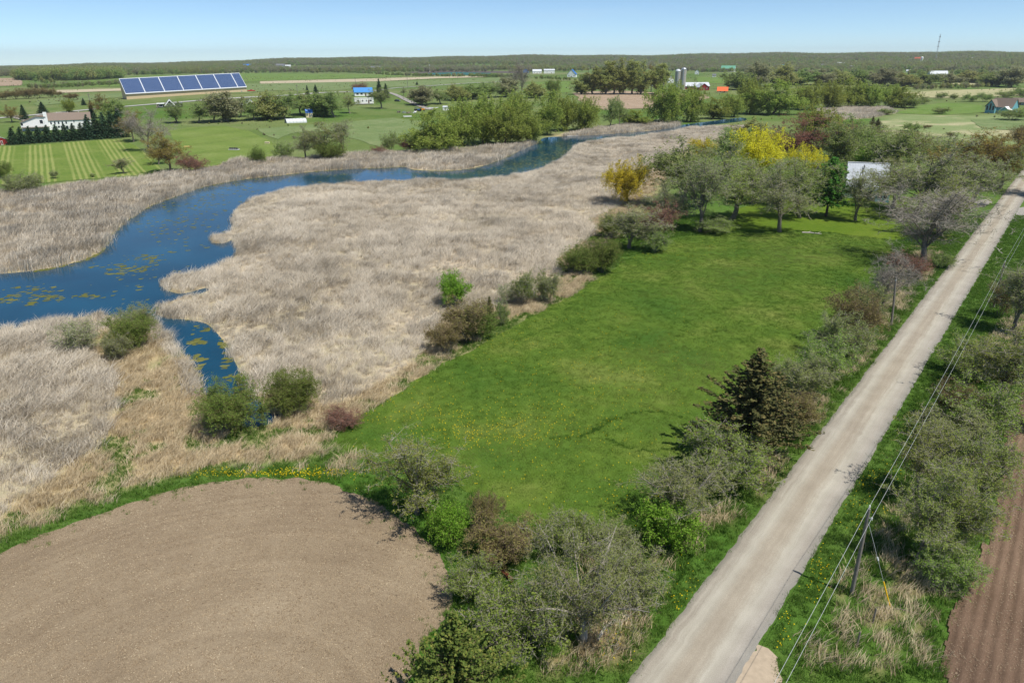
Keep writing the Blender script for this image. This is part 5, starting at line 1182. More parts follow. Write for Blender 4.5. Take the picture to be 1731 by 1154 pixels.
# the white house with the walk-out basement
s = mpp(112, 217); o = face_root('white_house', 119, 219, -4); tag(o, 'long white house with grey brown roof behind the spruce row', 'house')
W = 64 * s; D = 9.0; e = 15.5 * s; r = 26 * s; x0 = -W / 2
walls_gable(o, W, D, e, r, WHITE); rf = roof_gable(o, W, D, e, r, R_BROWN)
for k in (0.25, 0.5, 0.75): MB().tube([(x0 + W * k, D * 0.62, r - 0.9), (x0 + W * k, D * 0.62, r + 0.35)], 0.14, 6).build('roof_vent', TRIM, rf)
for k in range(5): window(o, x0 + W * (0.10 + 0.085 * k), e * 0.60, W * 0.035, e * 0.26)
for k, w_ in ((0.20, 0.03), (0.255, 0.05), (0.31, 0.03), (0.62, 0.025), (0.70, 0.022), (0.735, 0.022)): window(o, x0 + W * k, e * (0.22 if k < 0.4 else 0.30) if k != 0.62 else e * 0.72, W * w_, e * 0.2)
window(o, x0 + W * 0.44, 0.1, W * 0.06, e * 0.38, name='patio_door', glass=GLASS)
b = MB().box(x0 + W * 0.80, x0 + W * 0.97, -1.8, -0.01, e * 0.46, e * 0.50).build('balcony', WOODG, o)
m = MB()
for k in range(5): m.box(x0 + W * (0.80 + 0.0415 * k), x0 + W * (0.80 + 0.0415 * k) + 0.08, -1.79, -1.71, e * 0.50, e * 0.66)
m.box(x0 + W * 0.80, x0 + W * 0.97, -1.8, -1.7, e * 0.66, e * 0.68); m.build('railing', TRIM, b)
MB().box(x0 + W * 0.80, x0 + W * 0.80 + 0.15, -1.75, -1.6, -0.2, e * 0.46).build('balcony_post', TRIM, o); MB().box(x0 + W * 0.96, x0 + W * 0.96 + 0.15, -1.75, -1.6, -0.2, e * 0.46).build('balcony_post', TRIM, o)
window(o, x0 + W * 0.885, e * 0.52, W * 0.06, e * 0.34, name='balcony_door', glass=GLASS)
xw = x0 - 0.02; Lw = 36 * s
MB().prism([(xw - Lw, -0.3), (xw, -0.3), (xw, e * 1.35), (xw - Lw * 0.35, e * 1.42), (xw - Lw, e * 0.86)], -0.8, D - 0.5, 'y').build('wing_wall', WHITE, o)
MB().prism([(xw - Lw - 0.4, e * 0.84), (xw - Lw * 0.35, e * 1.43), (xw + 0.3, e * 1.36), (xw + 0.3, e * 1.40), (xw - Lw * 0.35, e * 1.48), (xw - Lw - 0.4, e * 0.89)], -1.3, D, 'y').build('wing_roof', R_BROWN, o)
window(o, xw - Lw * 0.18, e * 0.72, 1.3, e * 0.36, y=-0.8); window(o, xw - Lw * 0.95, e * 0.55, 0.9, e * 0.28, y=-0.8)
MB().box(xw - 0.6, xw + 0.9, -1.0, 0.2, 0, r + 0.8).build('chimney', TRIM, o)
d = MB().box(xw - Lw * 0.96, xw + 1.2, -5.0, -0.82, e * 0.36, e * 0.42).build('deck', WOODG, o)
m = MB(); m.box(xw - Lw * 0.96, xw + 1.2, -5.0, -4.92, e * 0.60, e * 0.63)
for k in range(12): m.box(xw - Lw * 0.96 + k * (Lw * 0.96 + 1.1) / 11, xw - Lw * 0.96 + k * (Lw * 0.96 + 1.1) / 11 + 0.1, -4.99, -4.91, e * 0.42, e * 0.60)
m.build('deck_railing', TRIM, d)
for k in (0.05, 0.35, 0.65, 0.95): MB().box(xw - Lw * k - 0.1, xw - Lw * k + 0.1, -4.9, -4.7, -0.3, e * 0.36).build('deck_post', WOODG, o)
m = MB()
for k in range(7): m.box(xw + 1.25 + k * 0.32, xw + 1.6 + k * 0.32, -4.6, -3.4, e * 0.36 - (k + 1) * e * 0.05, e * 0.40 - (k + 1) * e * 0.05)
m.build('deck_stairs', TRIM, o)

gable('red_shed', 'small red shed with pale roof at the left end of the spruce row', 'shed', 4, 245, 18, 3.5, 8, 4, RED, R_PALE, 'y', 12, 0, True)

# solar barn
A = np.array(G(214, 168.5)); _db = ray(418.5, 157.5)[:2]; Bp = _db / np.linalg.norm(_db) * np.linalg.norm(A) * 1.03; ax = Bp - A; L = float(np.linalg.norm(ax)); yaw = math.atan2(ax[1], ax[0])
s = mpp(300, 164); o = empty('solar_barn', (A[0], A[1], th(*A)), yaw); o.rotation_euler = (0, -math.atan2(th(*Bp) - th(*A), L), yaw); tag(o, 'very long tan barn with its whole roof slope covered in blue solar panels', 'barn')
_k = np.linspace(0, 1, 30); _pp = A[None, :] + ax[None, :] * _k[:, None]; o.location.z += max(0.0, float((terrain(_pp[:, 0], _pp[:, 1]) - (th(*A) + (th(*Bp) - th(*A)) * _k)).max())) * 0.9
wh = 8.5 * s; rise = 22.0 * s; run = rise * 1.45; zb = -5.0
MB().prism([(0.0, zb), (run + 4, zb), (run + 4, wh + rise - 2.5), (run, wh + rise), (0.0, wh)], 0.3, L - 0.3, 'x').build('wall', TAN, o)
MB().prism([(-0.9, wh - 0.9 * rise / run + 0.05), (run + 0.1, wh + rise + 0.12), (run + 0.1, wh + rise + 0.4), (-0.9, wh - 0.9 * rise / run + 0.33)], 0.0, L, 'x').build('roof', R_PALE, o)
MB().prism([(run + 0.12, wh + rise + 0.1), (run + 5, wh + rise - 3.0), (run + 5, wh + rise - 2.7), (run + 0.12, wh + rise + 0.4)], 0.0, L, 'x').build('rear_roof', R_PALE, o)
M_PV = plain('solar_cell', lin(38, 62, 104), 0.25, 0.5, 0.12, 0.2); M_PVF = plain('panel_frame', lin(112, 132, 164), 0.4, 0.4, 0.03)
nrm = np.array([0, -rise, run]) / math.hypot(rise, run); dn = np.array([0, run, rise]) / math.hypot(rise, run); SL = math.hypot(rise, run)
edges = np.array([0, 1, 2, 3, 4, 5, 6, 6.5]) / 6.5
for i in range(7):
    u0, u1 = edges[i] * L + 0.35, edges[i + 1] * L - 0.35; nc, nr = (16 if i < 6 else 8), 13
    def pt(u, v, h): return np.array([u, 0, wh + 0.33]) + dn * (v - 0.6) + nrm * h
    fr = MB(); V = [pt(a, b_, h) for h in (0.02, 0.12) for a, b_ in ((u0, 0.3), (u1, 0.3), (u1, SL), (u0, SL))]
    fr.add(V, [(0, 3, 2, 1), (4, 5, 6, 7), (0, 1, 5, 4), (1, 2, 6, 5), (2, 3, 7, 6), (3, 0, 4, 7)]); f_ = fr.build('panel_section', M_PVF, o)
    cm = MB(); cw = (u1 - u0) / nc; ch = (SL - 0.3) / nr
    for a in range(nc):
        for b_ in range(nr):
            q = [pt(u0 + cw * (a + ka), 0.3 + ch * (b_ + kb), 0.16) for ka, kb in ((0.1, 0.1), (0.9, 0.1), (0.9, 0.9), (0.1, 0.9))]; cm.add(q, [(0, 1, 2, 3)])
    tag(cm.build('solar_cells', M_PV, f_), kind='stuff')
MB().box(L * 0.945, L * 0.955, -0.05, 0.0, 0, 1).build('service_box', CONC, o)

# gabled house in front of the barn
s = mpp(288, 182); o = face_root('gabled_house', 288, 182, 0); tag(o, 'dark house with white trimmed pointed gable in front of the solar barn', 'house')
walls_gable(o, 16 * s, 9, 4 * s, 13 * s, DARKW, 'y'); roof_gable(o, 16 * s, 9, 4 * s, 13 * s, R_GREY, 'y', over=0.5)
m = MB(); w2, e_, r_ = 8 * s + 0.5, 4 * s, 13 * s
for sg in (-1, 1): m.prism([(sg * w2, e_ - 0.6), (sg * (w2 - 0.7), e_ - 0.6), (0, r_ - 0.7), (0, r_ + 0.25)], -0.62, -0.40, 'y')
m.build('gable_trim', TRIM, o)
for k in (-1, 0, 1): window(o, k * 3.0 * s, 3.5 * s, 2.2 * s, 3.0 * s)
for sg, nm in ((-1, 'left'), (1, 'right')):
    xw = sg * 14.2 * s; MB().box(xw - 5.5 * s, xw + 5.5 * s, 1.0, 8.0, -0.3, 6 * s).build('wing_wall', DARKW, o)
    MB().box(xw - 6 * s, xw + 5.6 * s, 0.4, 8.5, 6 * s + 0.02, 6.8 * s).build('wing_roof', R_GREY if sg > 0 else TRIM, o); window(o, xw, 1.6 * s, 5.5 * s, 3.2 * s, y=1.0)
gable('white_cottage', 'small white cottage with grey roof beside the red truck', 'house', 424, 181, 11, 6, 8, 5, WHITE, R_GREY, 'y', 10, 1)
gable('white_shed', 'tiny white shed left of the small white cottage', 'shed', 410, 182, 6, 3, 4, 2, WHITE, R_PALE, 'x', 0, 1, False)
gable('blue_roof_house', 'white house with long blue metal roof behind the trailer', 'house', 615, 163, 30, 8, 7, 6.5, WHITE, R_BLUE, 'x', 6, 3)
# trailer home
s = mpp(616, 177); o = face_root('mobile_home', 616, 177, 6); tag(o, 'long white mobile home in front of the blue roofed house', 'trailer'); W = 32 * s
MB().box(-W / 2, W / 2, 0, 4, 0.5, 10 * s).build('body', WHITE, o, 0.12); MB().box(-W / 2 - 0.1, W / 2 + 0.1, -0.1, 4.1, 10 * s + 0.01, 10.6 * s).build('roof', TRIM, o)
for k, w_ in ((-0.32, 0.10), (-0.08, 0.06), (0.12, 0.05), (0.34, 0.10)): window(o, W * k, 5 * s, W * w_, 2.4 * s)
window(o, W * 0.24, 0.7, 0.9, 6 * s, name='door', glass=DOOR)
for k in (-0.4, 0, 0.4): MB().box(W * k - 0.3, W * k + 0.3, 0.5, 3.5, -0.3, 0.5).build('pier', CONC, o)
m = MB().box(-W * 0.2, W * 0.1, -1.2, -0.12, 0.25, 0.45).box(-W * 0.2, -W * 0.2 + 0.12, -1.15, -1.03, -0.3, 0.25).box(W * 0.1 - 0.12, W * 0.1, -1.15, -1.03, -0.3, 0.25); m.build('porch', WOODG, o)
o = gable('playhouse', 'cream playhouse with bright blue roof beside the white polytunnel', 'shed', 523.5, 199, 11, 3.2, 8, 5, CREAM, R_BRIGHT, 'x', 8, 2, True)
# polytunnel
s = mpp(502, 208); o = face_root('polytunnel', 502, 208, 14); tag(o, 'low white polytunnel beside the cream playhouse', 'greenhouse'); W = 34 * s; Rr = 7.5 * s
prof = [(Rr - Rr * math.cos(a), Rr * 0.95 * math.sin(a) - 0.05) for a in np.linspace(0, math.pi, 13)]
MB().prism(prof, -W / 2, W / 2, 'x').build('cover', plain('white_film', lin(206, 210, 208), 0.4, 0.3, 0.05), o)
for k in range(7):
    xx = -W / 2 + W * k / 6; MB().tube([(xx, Rr - (Rr + 0.04) * math.cos(a), (Rr + 0.04) * 0.95 * math.sin(a)) for a in np.linspace(0, math.pi, 13)], 0.06, 4).build('hoop', STEEL, o)
MB().box(-W / 2 - 0.08, -W / 2 - 0.02, Rr - 0.6, Rr + 0.6, 0, 1.9).build('door', DARKW, o)

# distant farms and village (px, py, width px, depth m, wall px, roof px)
gable('blue_barn', 'distant blue barn on the skyline above the solar barn', 'barn', 420, 114.5, 16, 14, 3, 2.5, BLUEW, R_BRIGHT, 'x', 5, 2)
gable('grey_house', 'distant grey house right of the distant blue barn', 'house', 474, 114, 14, 12, 3, 2.5, GREYW, R_GREY, 'x', 5, 2)
gable('white_house', 'distant low white house right of the grey one on the skyline', 'house', 487, 114.2, 9, 9, 2.5, 1.5, WHITE, R_PALE, 'x', 0, 2)
gable('grey_house', 'distant house with pale porch left of the tarped field', 'house', 635, 119, 16, 12, 4, 2.5, GREYW, R_GREY, 'x', 0, 3)
gable('blue_barn', 'distant blue barn right of the tallest leafless tree', 'barn', 889, 124, 9, 10, 4, 3, BLUEW, R_BRIGHT, 'y', 0, 1)
gable('grey_shed', 'distant shed with pale roof between blue barn and white barn', 'shed', 908, 124.5, 15, 10, 3.5, 3, WHITE, R_PALE, 'x', 5, 2)
gable('white_barn', 'distant plain white barn left of the blue gabled house', 'barn', 928.5, 124.5, 18, 12, 5, 2, WHITE, R_PALE, 'x', 0, 1)
gable('blue_gabled_house', 'blue roofed house with white front gable left of the poplars', 'house', 966, 131, 15, 10, 5, 7.5, WHITE, R_BRIGHT, 'y', -12, 2)
gable('red_barn', 'red barn with long pale roof beside the two silos', 'barn', 1177, 151, 44, 14, 5, 5.5, RED, R_PALE, 'x', 14, 3)
gable('red_barn', 'red gable ended barn at the right end of the pale roof', 'barn', 1190, 153, 17, 16, 5, 6, RED, R_PALE, 'y', 18, 2)
gable('orange_shed', 'low shed with bright orange roof right of the red barn', 'shed', 1221, 157, 17, 8, 3, 6, CREAM, R_ORANGE, 'x', 0, 1)
gable('grey_farmhouse', 'grey farmhouse behind the orange roofed shed', 'house', 1241, 147, 18, 10, 6, 5, GREYW, R_PALE, 'x', -10, 2)
gable('white_farmhouse', 'white gabled farmhouse left of the silos', 'house', 1134, 140, 9, 9, 6, 5, WHITE, R_GREY, 'y', 10, 2)
gable('white_shed', 'low white shed peeping out left of the silos', 'shed', 1112, 146, 20, 8, 3, 2.5, WHITE, R_PALE, 'x', 0, 2)
gable('white_house', 'small white house on the green slope above the orange shed', 'house', 1207, 131, 6, 8, 3, 2.5, WHITE, R_GREY, 'x', 0, 1)
gable('white_house', 'small white gabled house right of the silos against the wood', 'house', 1178, 126, 7, 8, 4, 3.5, WHITE, R_GREY, 'y', 0, 1)
gable('green_barn', 'large barn with pale green roof above the orange shed', 'barn', 1230, 122, 23, 14, 5.5, 4.5, WHITE, R_GREEN, 'x', -8, 2)
s = mpp(1325, 118); o = face_root('hoop_barn', 1325, 118, 20); tag(o, 'teal hoop barn in the village on the right', 'barn'); Rr = 6 * s
MB().prism([(-Rr * math.cos(a), Rr * 1.35 * math.sin(a) - 0.3) for a in np.linspace(0, math.pi, 13)], 0, 24, 'y').build('cover', R_TEAL, o); MB().box(-1.8, 1.8, -0.08, -0.01, 0, 4).build('door', TRIM, o)
gable('grey_house', 'small dark house left in the village on the right', 'house', 1388, 113.5, 14, 10, 3, 2, DARKW, R_GREY, 'x', 0, 2)
gable('white_house', 'white two storey house in the village on the right', 'house', 1421, 112.5, 12, 10, 4.5, 2, WHITE, R_PALE, 'x', 0, 3)
gable('blue_house', 'pale blue house in the village beside the white two storey one', 'house', 1431, 116, 9, 9, 3.5, 2.5, TEAL, R_BLUE, 'y', 0, 1)
gable('white_shed', 'white shed with slanting pale roof in the village', 'shed', 1442, 117, 12, 9, 3, 2.5, WHITE, R_PALE, 'x', -14, 1)
gable('white_shed', 'tiny white shed between village and hoop roofed barn', 'shed', 1482, 117, 6, 6, 3, 1.5, WHITE, R_PALE, 'x', 0, 1, False)
gable('red_roof_house', 'house with red roof below the distant white silo', 'house', 1552, 105, 12, 12, 3, 4.5, WHITE, R_RED, 'x', 0, 2)
gable('white_house', 'white house with red brown roof right of the radio mast', 'house', 1604, 110, 9, 10, 3.5, 3.5, WHITE, R_RED, 'y', 0, 1)
gable('white_house', 'low white house just right of the radio mast house', 'house', 1616, 111.5, 13, 9, 2.5, 1.5, WHITE, R_PALE, 'x', 0, 2)
gable('white_house', 'long white building on the right skyline', 'house', 1650, 101, 16, 14, 2.2, 1.6, WHITE, R_PALE, 'x', 0, 3)
gable('white_shed', 'tiny white shed below the red roofed house', 'shed', 1536, 122.5, 8, 7, 2.5, 1.5, WHITE, R_PALE, 'x', 0, 1, False)
s = mpp(1587, 129); o = face_root('arched_barn', 1587, 129, 18); tag(o, 'white arch roofed barn below the radio mast', 'barn'); W = 28 * s; Rr = 7 * s
MB().prism([(Rr - Rr * math.cos(a), Rr * 1.25 * math.sin(a) - 0.3) for a in np.linspace(0, math.pi, 13)], -W / 2, W / 2, 'x').build('cover', R_PALE, o)
MB().box(-W / 2 - 0.08, -W / 2 - 0.01, Rr - 2, Rr + 2, 0, 5).build('door', DARKW, o)

# silos
def silo(px, py, wpx, top, label, wall, dome):
    s = mpp(px, py); R_ = wpx * s / 2; h = height_to(px, py, top); o = face_root('silo', px, py); tag(o, label, 'silo', 'farm silos')
    body = h - R_ * 0.9; MB().tube([(0, 0, -0.3), (0, 0, body)], R_, 24).build('body', wall, o, smooth=False)
    for k in range(1, 9): MB().tube([(0, 0, body * k / 9 - 0.08), (0, 0, body * k / 9 + 0.08)], R_ + 0.05, 24).build('hoop', STEEL, o)
    a = np.linspace(0, math.pi / 2 * 0.96, 6); MB().tube([(0, 0, body + R_ * 0.9 * math.sin(t_)) for t_ in a], [R_ * 1.03 * math.cos(t_) for t_ in a], 20).build('dome', dome, o, smooth=True)
    MB().box(-R_ * 0.18, R_ * 0.18, -R_ - 0.25, -R_ + 0.1, 0, body).build('chute', STEEL, o)
    return o
silo(1153.5, 152, 9, 114, 'taller grey concrete silo with silver dome beside the red barn', CONC, STEEL)
silo(1144, 152, 9, 117, 'shorter grey silo with pale dome behind the taller one', CONC, R_PALE)
silo(1557, 108, 4, 96, 'distant white silo beside the red roofed house', WHITE, TRIM)

# radio mast
x, y, z = G3(1581, 104); hm = height_to(1581, 104, 58); o = empty('radio_mast', (x, y, z)); tag(o, 'thin lattice radio mast on the right skyline', 'mast'); wd = 2.0
for a in (0, 2.09, 4.19): MB().tube([(wd * math.cos(a), wd * math.sin(a), -1), (wd * 0.7 * math.cos(a), wd * 0.7 * math.sin(a), hm)], 0.28, 4).build('mast_leg', STEEL, o)
m = MB()
for k in range(26):
    for i in range(3):
        f0, f1 = k / 26, (k + 1) / 26; a0, a1 = i * 2.09, (i + 1) * 2.09; w0, w1 = wd * (1 - 0.3 * f0), wd * (1 - 0.3 * f1)
        m.tube([(w0 * math.cos(a0), w0 * math.sin(a0), hm * f0), (w1 * math.cos(a1), w1 * math.sin(a1), hm * f1)], 0.14, 3, False)
m.build('lattice', STEEL, o)
for k in (0.55, 0.72, 0.9): MB().box(-3.2, 3.2, -0.5, 0.5, hm * k - 1.0, hm * k + 1.0).build('antenna', R_GREY, o)

# teal house on the right
s = mpp(1688, 192); o = face_root('teal_house', 1690, 192, -24); tag(o, 'teal house with tall glass gable and brown roof at the right edge', 'house'); W = 34 * s
walls_gable(o, W, 9, 11 * s, 24 * s, TEAL, 'x'); roof_gable(o, W, 9, 11 * s, 24 * s, R_BROWN, 'x', over=0.5)
for k in (-0.3, 0.05, 0.32): window(o, W * k, 4 * s, W * 0.1, 4 * s)
m = MB().prism([(-W * 0.62, -0.3), (-W * 0.18, -0.3), (-W * 0.18, 11 * s), (-W * 0.40, 21 * s), (-W * 0.62, 11 * s)], -3.0, 3.0, 'y').build('front_bay', TEAL, o)
MB().prism([(-W * 0.66, 10.2 * s), (-W * 0.40, 21.3 * s), (-W * 0.14, 10.2 * s), (-W * 0.14, 11.2 * s), (-W * 0.40, 22.4 * s), (-W * 0.66, 11.2 * s)], -3.5, 3.2, 'y').build('bay_roof', R_BROWN, o)
for k in (-0.54, -0.40, -0.26): window(o, W * k, 5 * s, W * 0.085, (7 if k != -0.40 else 11) * s, y=-3.0)
MB().prism([(W * 0.12, -0.3), (W * 0.52, -0.3), (W * 0.52, 6 * s), (W * 0.32, 11 * s), (W * 0.12, 6 * s)], -4.5, -0.02, 'y').build('garage', TEAL, o)
MB().prism([(W * 0.08, 5.5 * s), (W * 0.32, 11.3 * s), (W * 0.56, 5.5 * s), (W * 0.56, 6.2 * s), (W * 0.32, 12.1 * s), (W * 0.08, 6.2 * s)], -5.0, 0.0, 'y').build('garage_roof', TRIM, o)
window(o, W * 0.32, 0.1, W * 0.2, 4 * s, y=-4.5, name='garage_door', glass=TRIM)
gable('grey_house', 'grey brown house behind the teal house, cut off by the right edge', 'house', 1724, 178, 26, 10, 5, 6, GREYW, R_BROWN, 'x', -10, 2)

# farmhouse in the wood
s = mpp(1462, 338); o = face_root('farmhouse', 1462, 336, 6); tag(o, 'farmhouse with pale grey metal roof among the trees by the road', 'house'); W = 60 * s
e, r = 22 * s, 55 * s; D = 10.0
walls_gable(o, W, D, e, r, WHITE); rf = roof_gable(o, W, D, e, r, R_SILVER, over=0.5)
sl = math.hypot(D / 2 + 0.5, (r - e) * (D / 2 + 0.5) / (D / 2)); m = MB(); ang = (r - e) / (D / 2)
for k in range(17):
    xx = -W / 2 - 0.4 + k * (W + 0.8) / 16; m.prism([(-0.5, e - 0.5 * ang + 0.165), (D / 2, r + 0.165), (D / 2, r + 0.215), (-0.5, e - 0.5 * ang + 0.215)], xx - 0.03, xx + 0.03, 'x')
m.build('roof_seams', R_SILVER, rf)
MB().box(-W / 2 - 0.5, W / 2 + 0.5, D / 2 - 0.2, D / 2 + 0.2, r + 0.17, r + 0.28).build('ridge_cap', TRIM, rf)
MB().tube([(-W * 0.12, D * 0.36, r - (r - e) * 0.28), (-W * 0.12, D * 0.36, r + 0.3 - (r - e) * 0.1)], 0.12, 8).build('flue', DARKW, rf); MB().tube([(-W * 0.2, D * 0.2, r - (r - e) * 0.6), (-W * 0.2, D * 0.2, r - (r - e) * 0.42)], 0.08, 6).build('vent_pipe', DARKW, rf)
for k in (-0.36, -0.12, 0.12): window(o, W * k, 1.0, 1.0, 1.3)
window(o, 0.0, 0.1, 0.95, 2.0, name='door', glass=DOOR)
MB().prism([(W * 0.22, -0.3), (W * 0.56, -0.3), (W * 0.56, e * 0.85), (W * 0.39, e * 1.25), (W * 0.22, e * 0.85)], -4.2, -0.02, 'y').build('wing_wall', TEAL, o)
MB().prism([(W * 0.18, e * 0.78), (W * 0.39, e * 1.27), (W * 0.60, e * 0.78), (W * 0.60, e * 0.86), (W * 0.39, e * 1.36), (W * 0.18, e * 0.86)], -4.7, -0.02, 'y').build('wing_roof', R_SILVER, o)
window(o, W * 0.33, 1.0, 0.9, 1.2, y=-4.2); window(o, W * 0.46, 1.0, 0.9, 1.2, y=-4.2)
MB().box(-W * 0.58, -W * 0.5, 1.0, 5.0, -0.2, e * 0.7).build('lean_to', WHITE, o)

# ------------------------------------------------------------------ poles and wires
P_WOOD = plain('pole_wood', lin(128, 122, 114), 0.9, 0.1, 0.15, 5); P_WIRE = plain('bare_wire', lin(188, 192, 190), 0.4, 0.5, 0.03); PORC = plain('porcelain', lin(214, 216, 214), 0.3, 0.5, 0.03)
d_p = np.array([0.616, 0.788])
P1 = np.array([24.40, 41.52]); P3 = np.array([74.6, 105.3]); dv = P3 - P1; dh = dv / np.linalg.norm(dv); nn = np.array([dh[1], -dh[0]])
poles = [(P1 - dv, 7.4, 'wooden utility pole at the near end of the roadside wires'), (P1, 7.35, 'nearest wooden utility pole, right of the gravel road'), (P3, 7.2, 'far right wooden utility pole beside the thin leafless tree'), (P3 + dv, 7.3, 'wooden utility pole beyond the right edge of the photo'), (P3 + 2 * dv, 7.3, 'farthest wooden utility pole of the roadside line')]
tops = []
for p, h, lab in poles:
    o = empty('utility_pole', (p[0], p[1], th(*p)), math.atan2(dh[1], dh[0])); tag(o, lab, 'utility pole', 'utility poles right of the road')
    MB().tube([(0, 0, -0.6), (0.02, 0, h * 0.5), (0.0, 0.0, h)], [0.15, 0.125, 0.10], 10).build('shaft', P_WOOD, o)
    MB().tube([(0, 0, h), (0, 0, h + 0.12), (0, 0, h + 0.14), (0, 0, h + 0.26)], [0.03, 0.03, 0.07, 0.05], 8).build('insulator', PORC, o)
    MB().box(-0.04, 0.04, -0.26, -0.11, h - 0.75, h - 0.68).build('bracket', STEEL, o); MB().tube([(0, -0.28, h - 0.80), (0, -0.28, h - 0.62)], 0.055, 8).build('insulator', PORC, o)
    tops.append((np.array([p[0], p[1], th(*p) + h + 0.22]), np.array([p[0] + nn[0] * 0.28, p[1] + nn[1] * 0.28, th(*p) + h - 0.62])))
for w in (0, 1):
    m = MB()
    for a, b in zip(tops[:-1], tops[1:]):
        t_ = np.linspace(0, 1, 25); pts = a[w] + (b[w] - a[w]) * t_[:, None]; pts[:, 2] -= 0.55 * 4 * t_ * (1 - t_)
        m.tube(pts, 0.011, 5, False)
    tag(m.build('power_line', P_WIRE), ('upper' if w == 0 else 'lower') + ' wire strung along the utility poles right of the road', 'wire', 'wires right of the road')
x, y, z = G3(1507, 550); h = height_to(1507, 550, 467); o = empty('utility_pole', (x, y, z)); tag(o, 'lone weathered utility pole left of the gravel road', 'utility pole')
MB().tube([(0, 0, -0.6), (-0.3, 0.1, h * 0.5), (-0.65, 0.15, h)], [0.17, 0.15, 0.13], 10).build('shaft', P_WOOD, o); MB().tube([(-0.66, 0.02, h - 0.5), (-0.66, 0.02, h - 0.3)], 0.05, 8).build('insulator', PORC, o)
# guy wire with its yellow guard
ga = np.array(G(1505, 1027)); gt = np.array([P1[0], P1[1], th(*P1) + 6.6]); gb = np.array([ga[0], ga[1], th(*ga)])
o = empty('guy_wire', gb); tag(o, 'guy wire with yellow guard anchoring the nearest utility pole', 'guy wire'); v = gt - gb; v_ = v / np.linalg.norm(v)
MB().tube([-v_ * 0.3, v - v_ * 0.10], 0.014, 5).build('strand', P_WIRE, o); MB().tube([v_ * 0.05, v_ * 2.1], 0.05, 8).build('guard', plain('guard_yellow', lin(236, 186, 30), 0.5, 0.3, 0.05), o)
MB().tube([v * 0.55 - v_ * 0.12, v * 0.55 + v_ * 0.12], 0.06, 8).build('strain_insulator', PORC, o)
FP = [(155, 187, 157, 'pole behind the white house'), (602, 156, 131, 'pole behind the blue roofed house'), (689, 148.5, 123, 'pole where the farm drive meets the lane'), (708, 126.5, 114, 'left pole before the tarped field'), (760, 132, 117.5, 'middle pole before the tarped field'), (773.5, 134.5, 120.5, 'right pole before the tarped field'), (503, 160, 143, 'pole left of the small dark spruce')]
for px, py, tp, lab in FP:
    x, y, z = G3(px, py); h = height_to(px, py, tp); o = empty('lane_pole', (x, y, z)); tag(o, 'thin ' + lab, 'utility pole', 'poles along the country lane')
    MB().tube([(0, 0, -0.6), (0, 0, h)], [0.24, 0.18], 6).build('shaft', P_WOOD, o); MB().box(-1.1, 1.1, -0.08, 0.08, h - 1.1, h - 0.9).build('crossarm', P_WOOD, o)
x, y, z = G3(726.5, 122); h = height_to(726.5, 122, 109.5); o = empty('wind_turbine', (x, y, z)); tag(o, 'small white wind turbine standing before the tarped field', 'turbine')
MB().tube([(0, 0, -0.5), (0, 0, h)], [0.5, 0.3], 8).build('tower', TRIM, o); MB().box(-0.5, 0.5, -1.5, 1.5, h - 0.3, h + 0.6).build('nacelle', TRIM, o)
for k in range(3):
    a = k * 2.094 + 0.4; MB().prism([(-0.2, -1.62), (0.2, -1.62), (0.2, -1.52), (-0.2, -1.52)], 0, 1, 'x'); m = MB().tube([(0, -1.6, h + 0.15), (3.2 * math.cos(a), -1.6, h + 0.15 + 3.2 * math.sin(a))], [0.22, 0.08], 5); m.build('blade', TRIM, o)

# ------------------------------------------------------------------ vehicles and yard things
def car(name, label, px, py, Lm, mat, yaw, pickup=False):
    x, y, z = G3(px, py); o = empty(name, (x, y, z), yaw); tag(o, label, 'truck' if pickup else 'car'); w = 0.95
    prof = [(-Lm / 2, 0.45), (Lm / 2, 0.45), (Lm / 2, 0.95), (Lm * 0.22, 1.05), (Lm * 0.10, 1.65), (-Lm * 0.12, 1.7), (-Lm * 0.16, 1.1), (-Lm / 2, 1.08)] if pickup else [(-Lm / 2, 0.4), (Lm / 2, 0.4), (Lm / 2, 0.85), (Lm * 0.26, 1.0), (Lm * 0.12, 1.5), (-Lm * 0.3, 1.55), (-Lm * 0.47, 1.05), (-Lm / 2, 0.9)]
    m = MB(); m.prism(prof, -w, w, 'y'); m.build('body', mat, o, 0.05)
    m = MB(); c = (Lm * 0.10, -Lm * 0.12) if pickup else (Lm * 0.12, -Lm * 0.28); m.box(c[1], c[0], -w - 0.01, w + 0.01, 1.12, 1.42); m.build('side_window', GLASS, o)
    for sx in (-0.31, 0.31):
        for sy in (-1, 1): MB().tube([(Lm * sx, sy * (w - 0.2), 0.36), (Lm * sx, sy * (w + 0.03), 0.36)], 0.36, 14).build('wheel', RUBBER, o)
    for sy in (-0.6, 0.6): MB().box(Lm / 2, Lm / 2 + 0.03, sy - 0.18, sy + 0.18, 0.66, 0.82).build('headlight', TRIM, o)
    return o
car('pickup_truck', 'red pickup truck parked at the right end of the solar barn', 425, 155, 6.5, plain('red_paint', lin(190, 30, 36), 0.3, 0.5, 0.03), 0.3, True)
car('dark_car', 'dark car parked beside the farm drive', 672, 172, 5.0, plain('dark_paint', lin(40, 46, 54), 0.25, 0.5, 0.03), -0.6)
car('dark_car', 'dark car between the blue roofed house and the mobile home', 625, 165.5, 5.0, plain('navy_paint', lin(56, 62, 84), 0.25, 0.5, 0.03), 0.2)
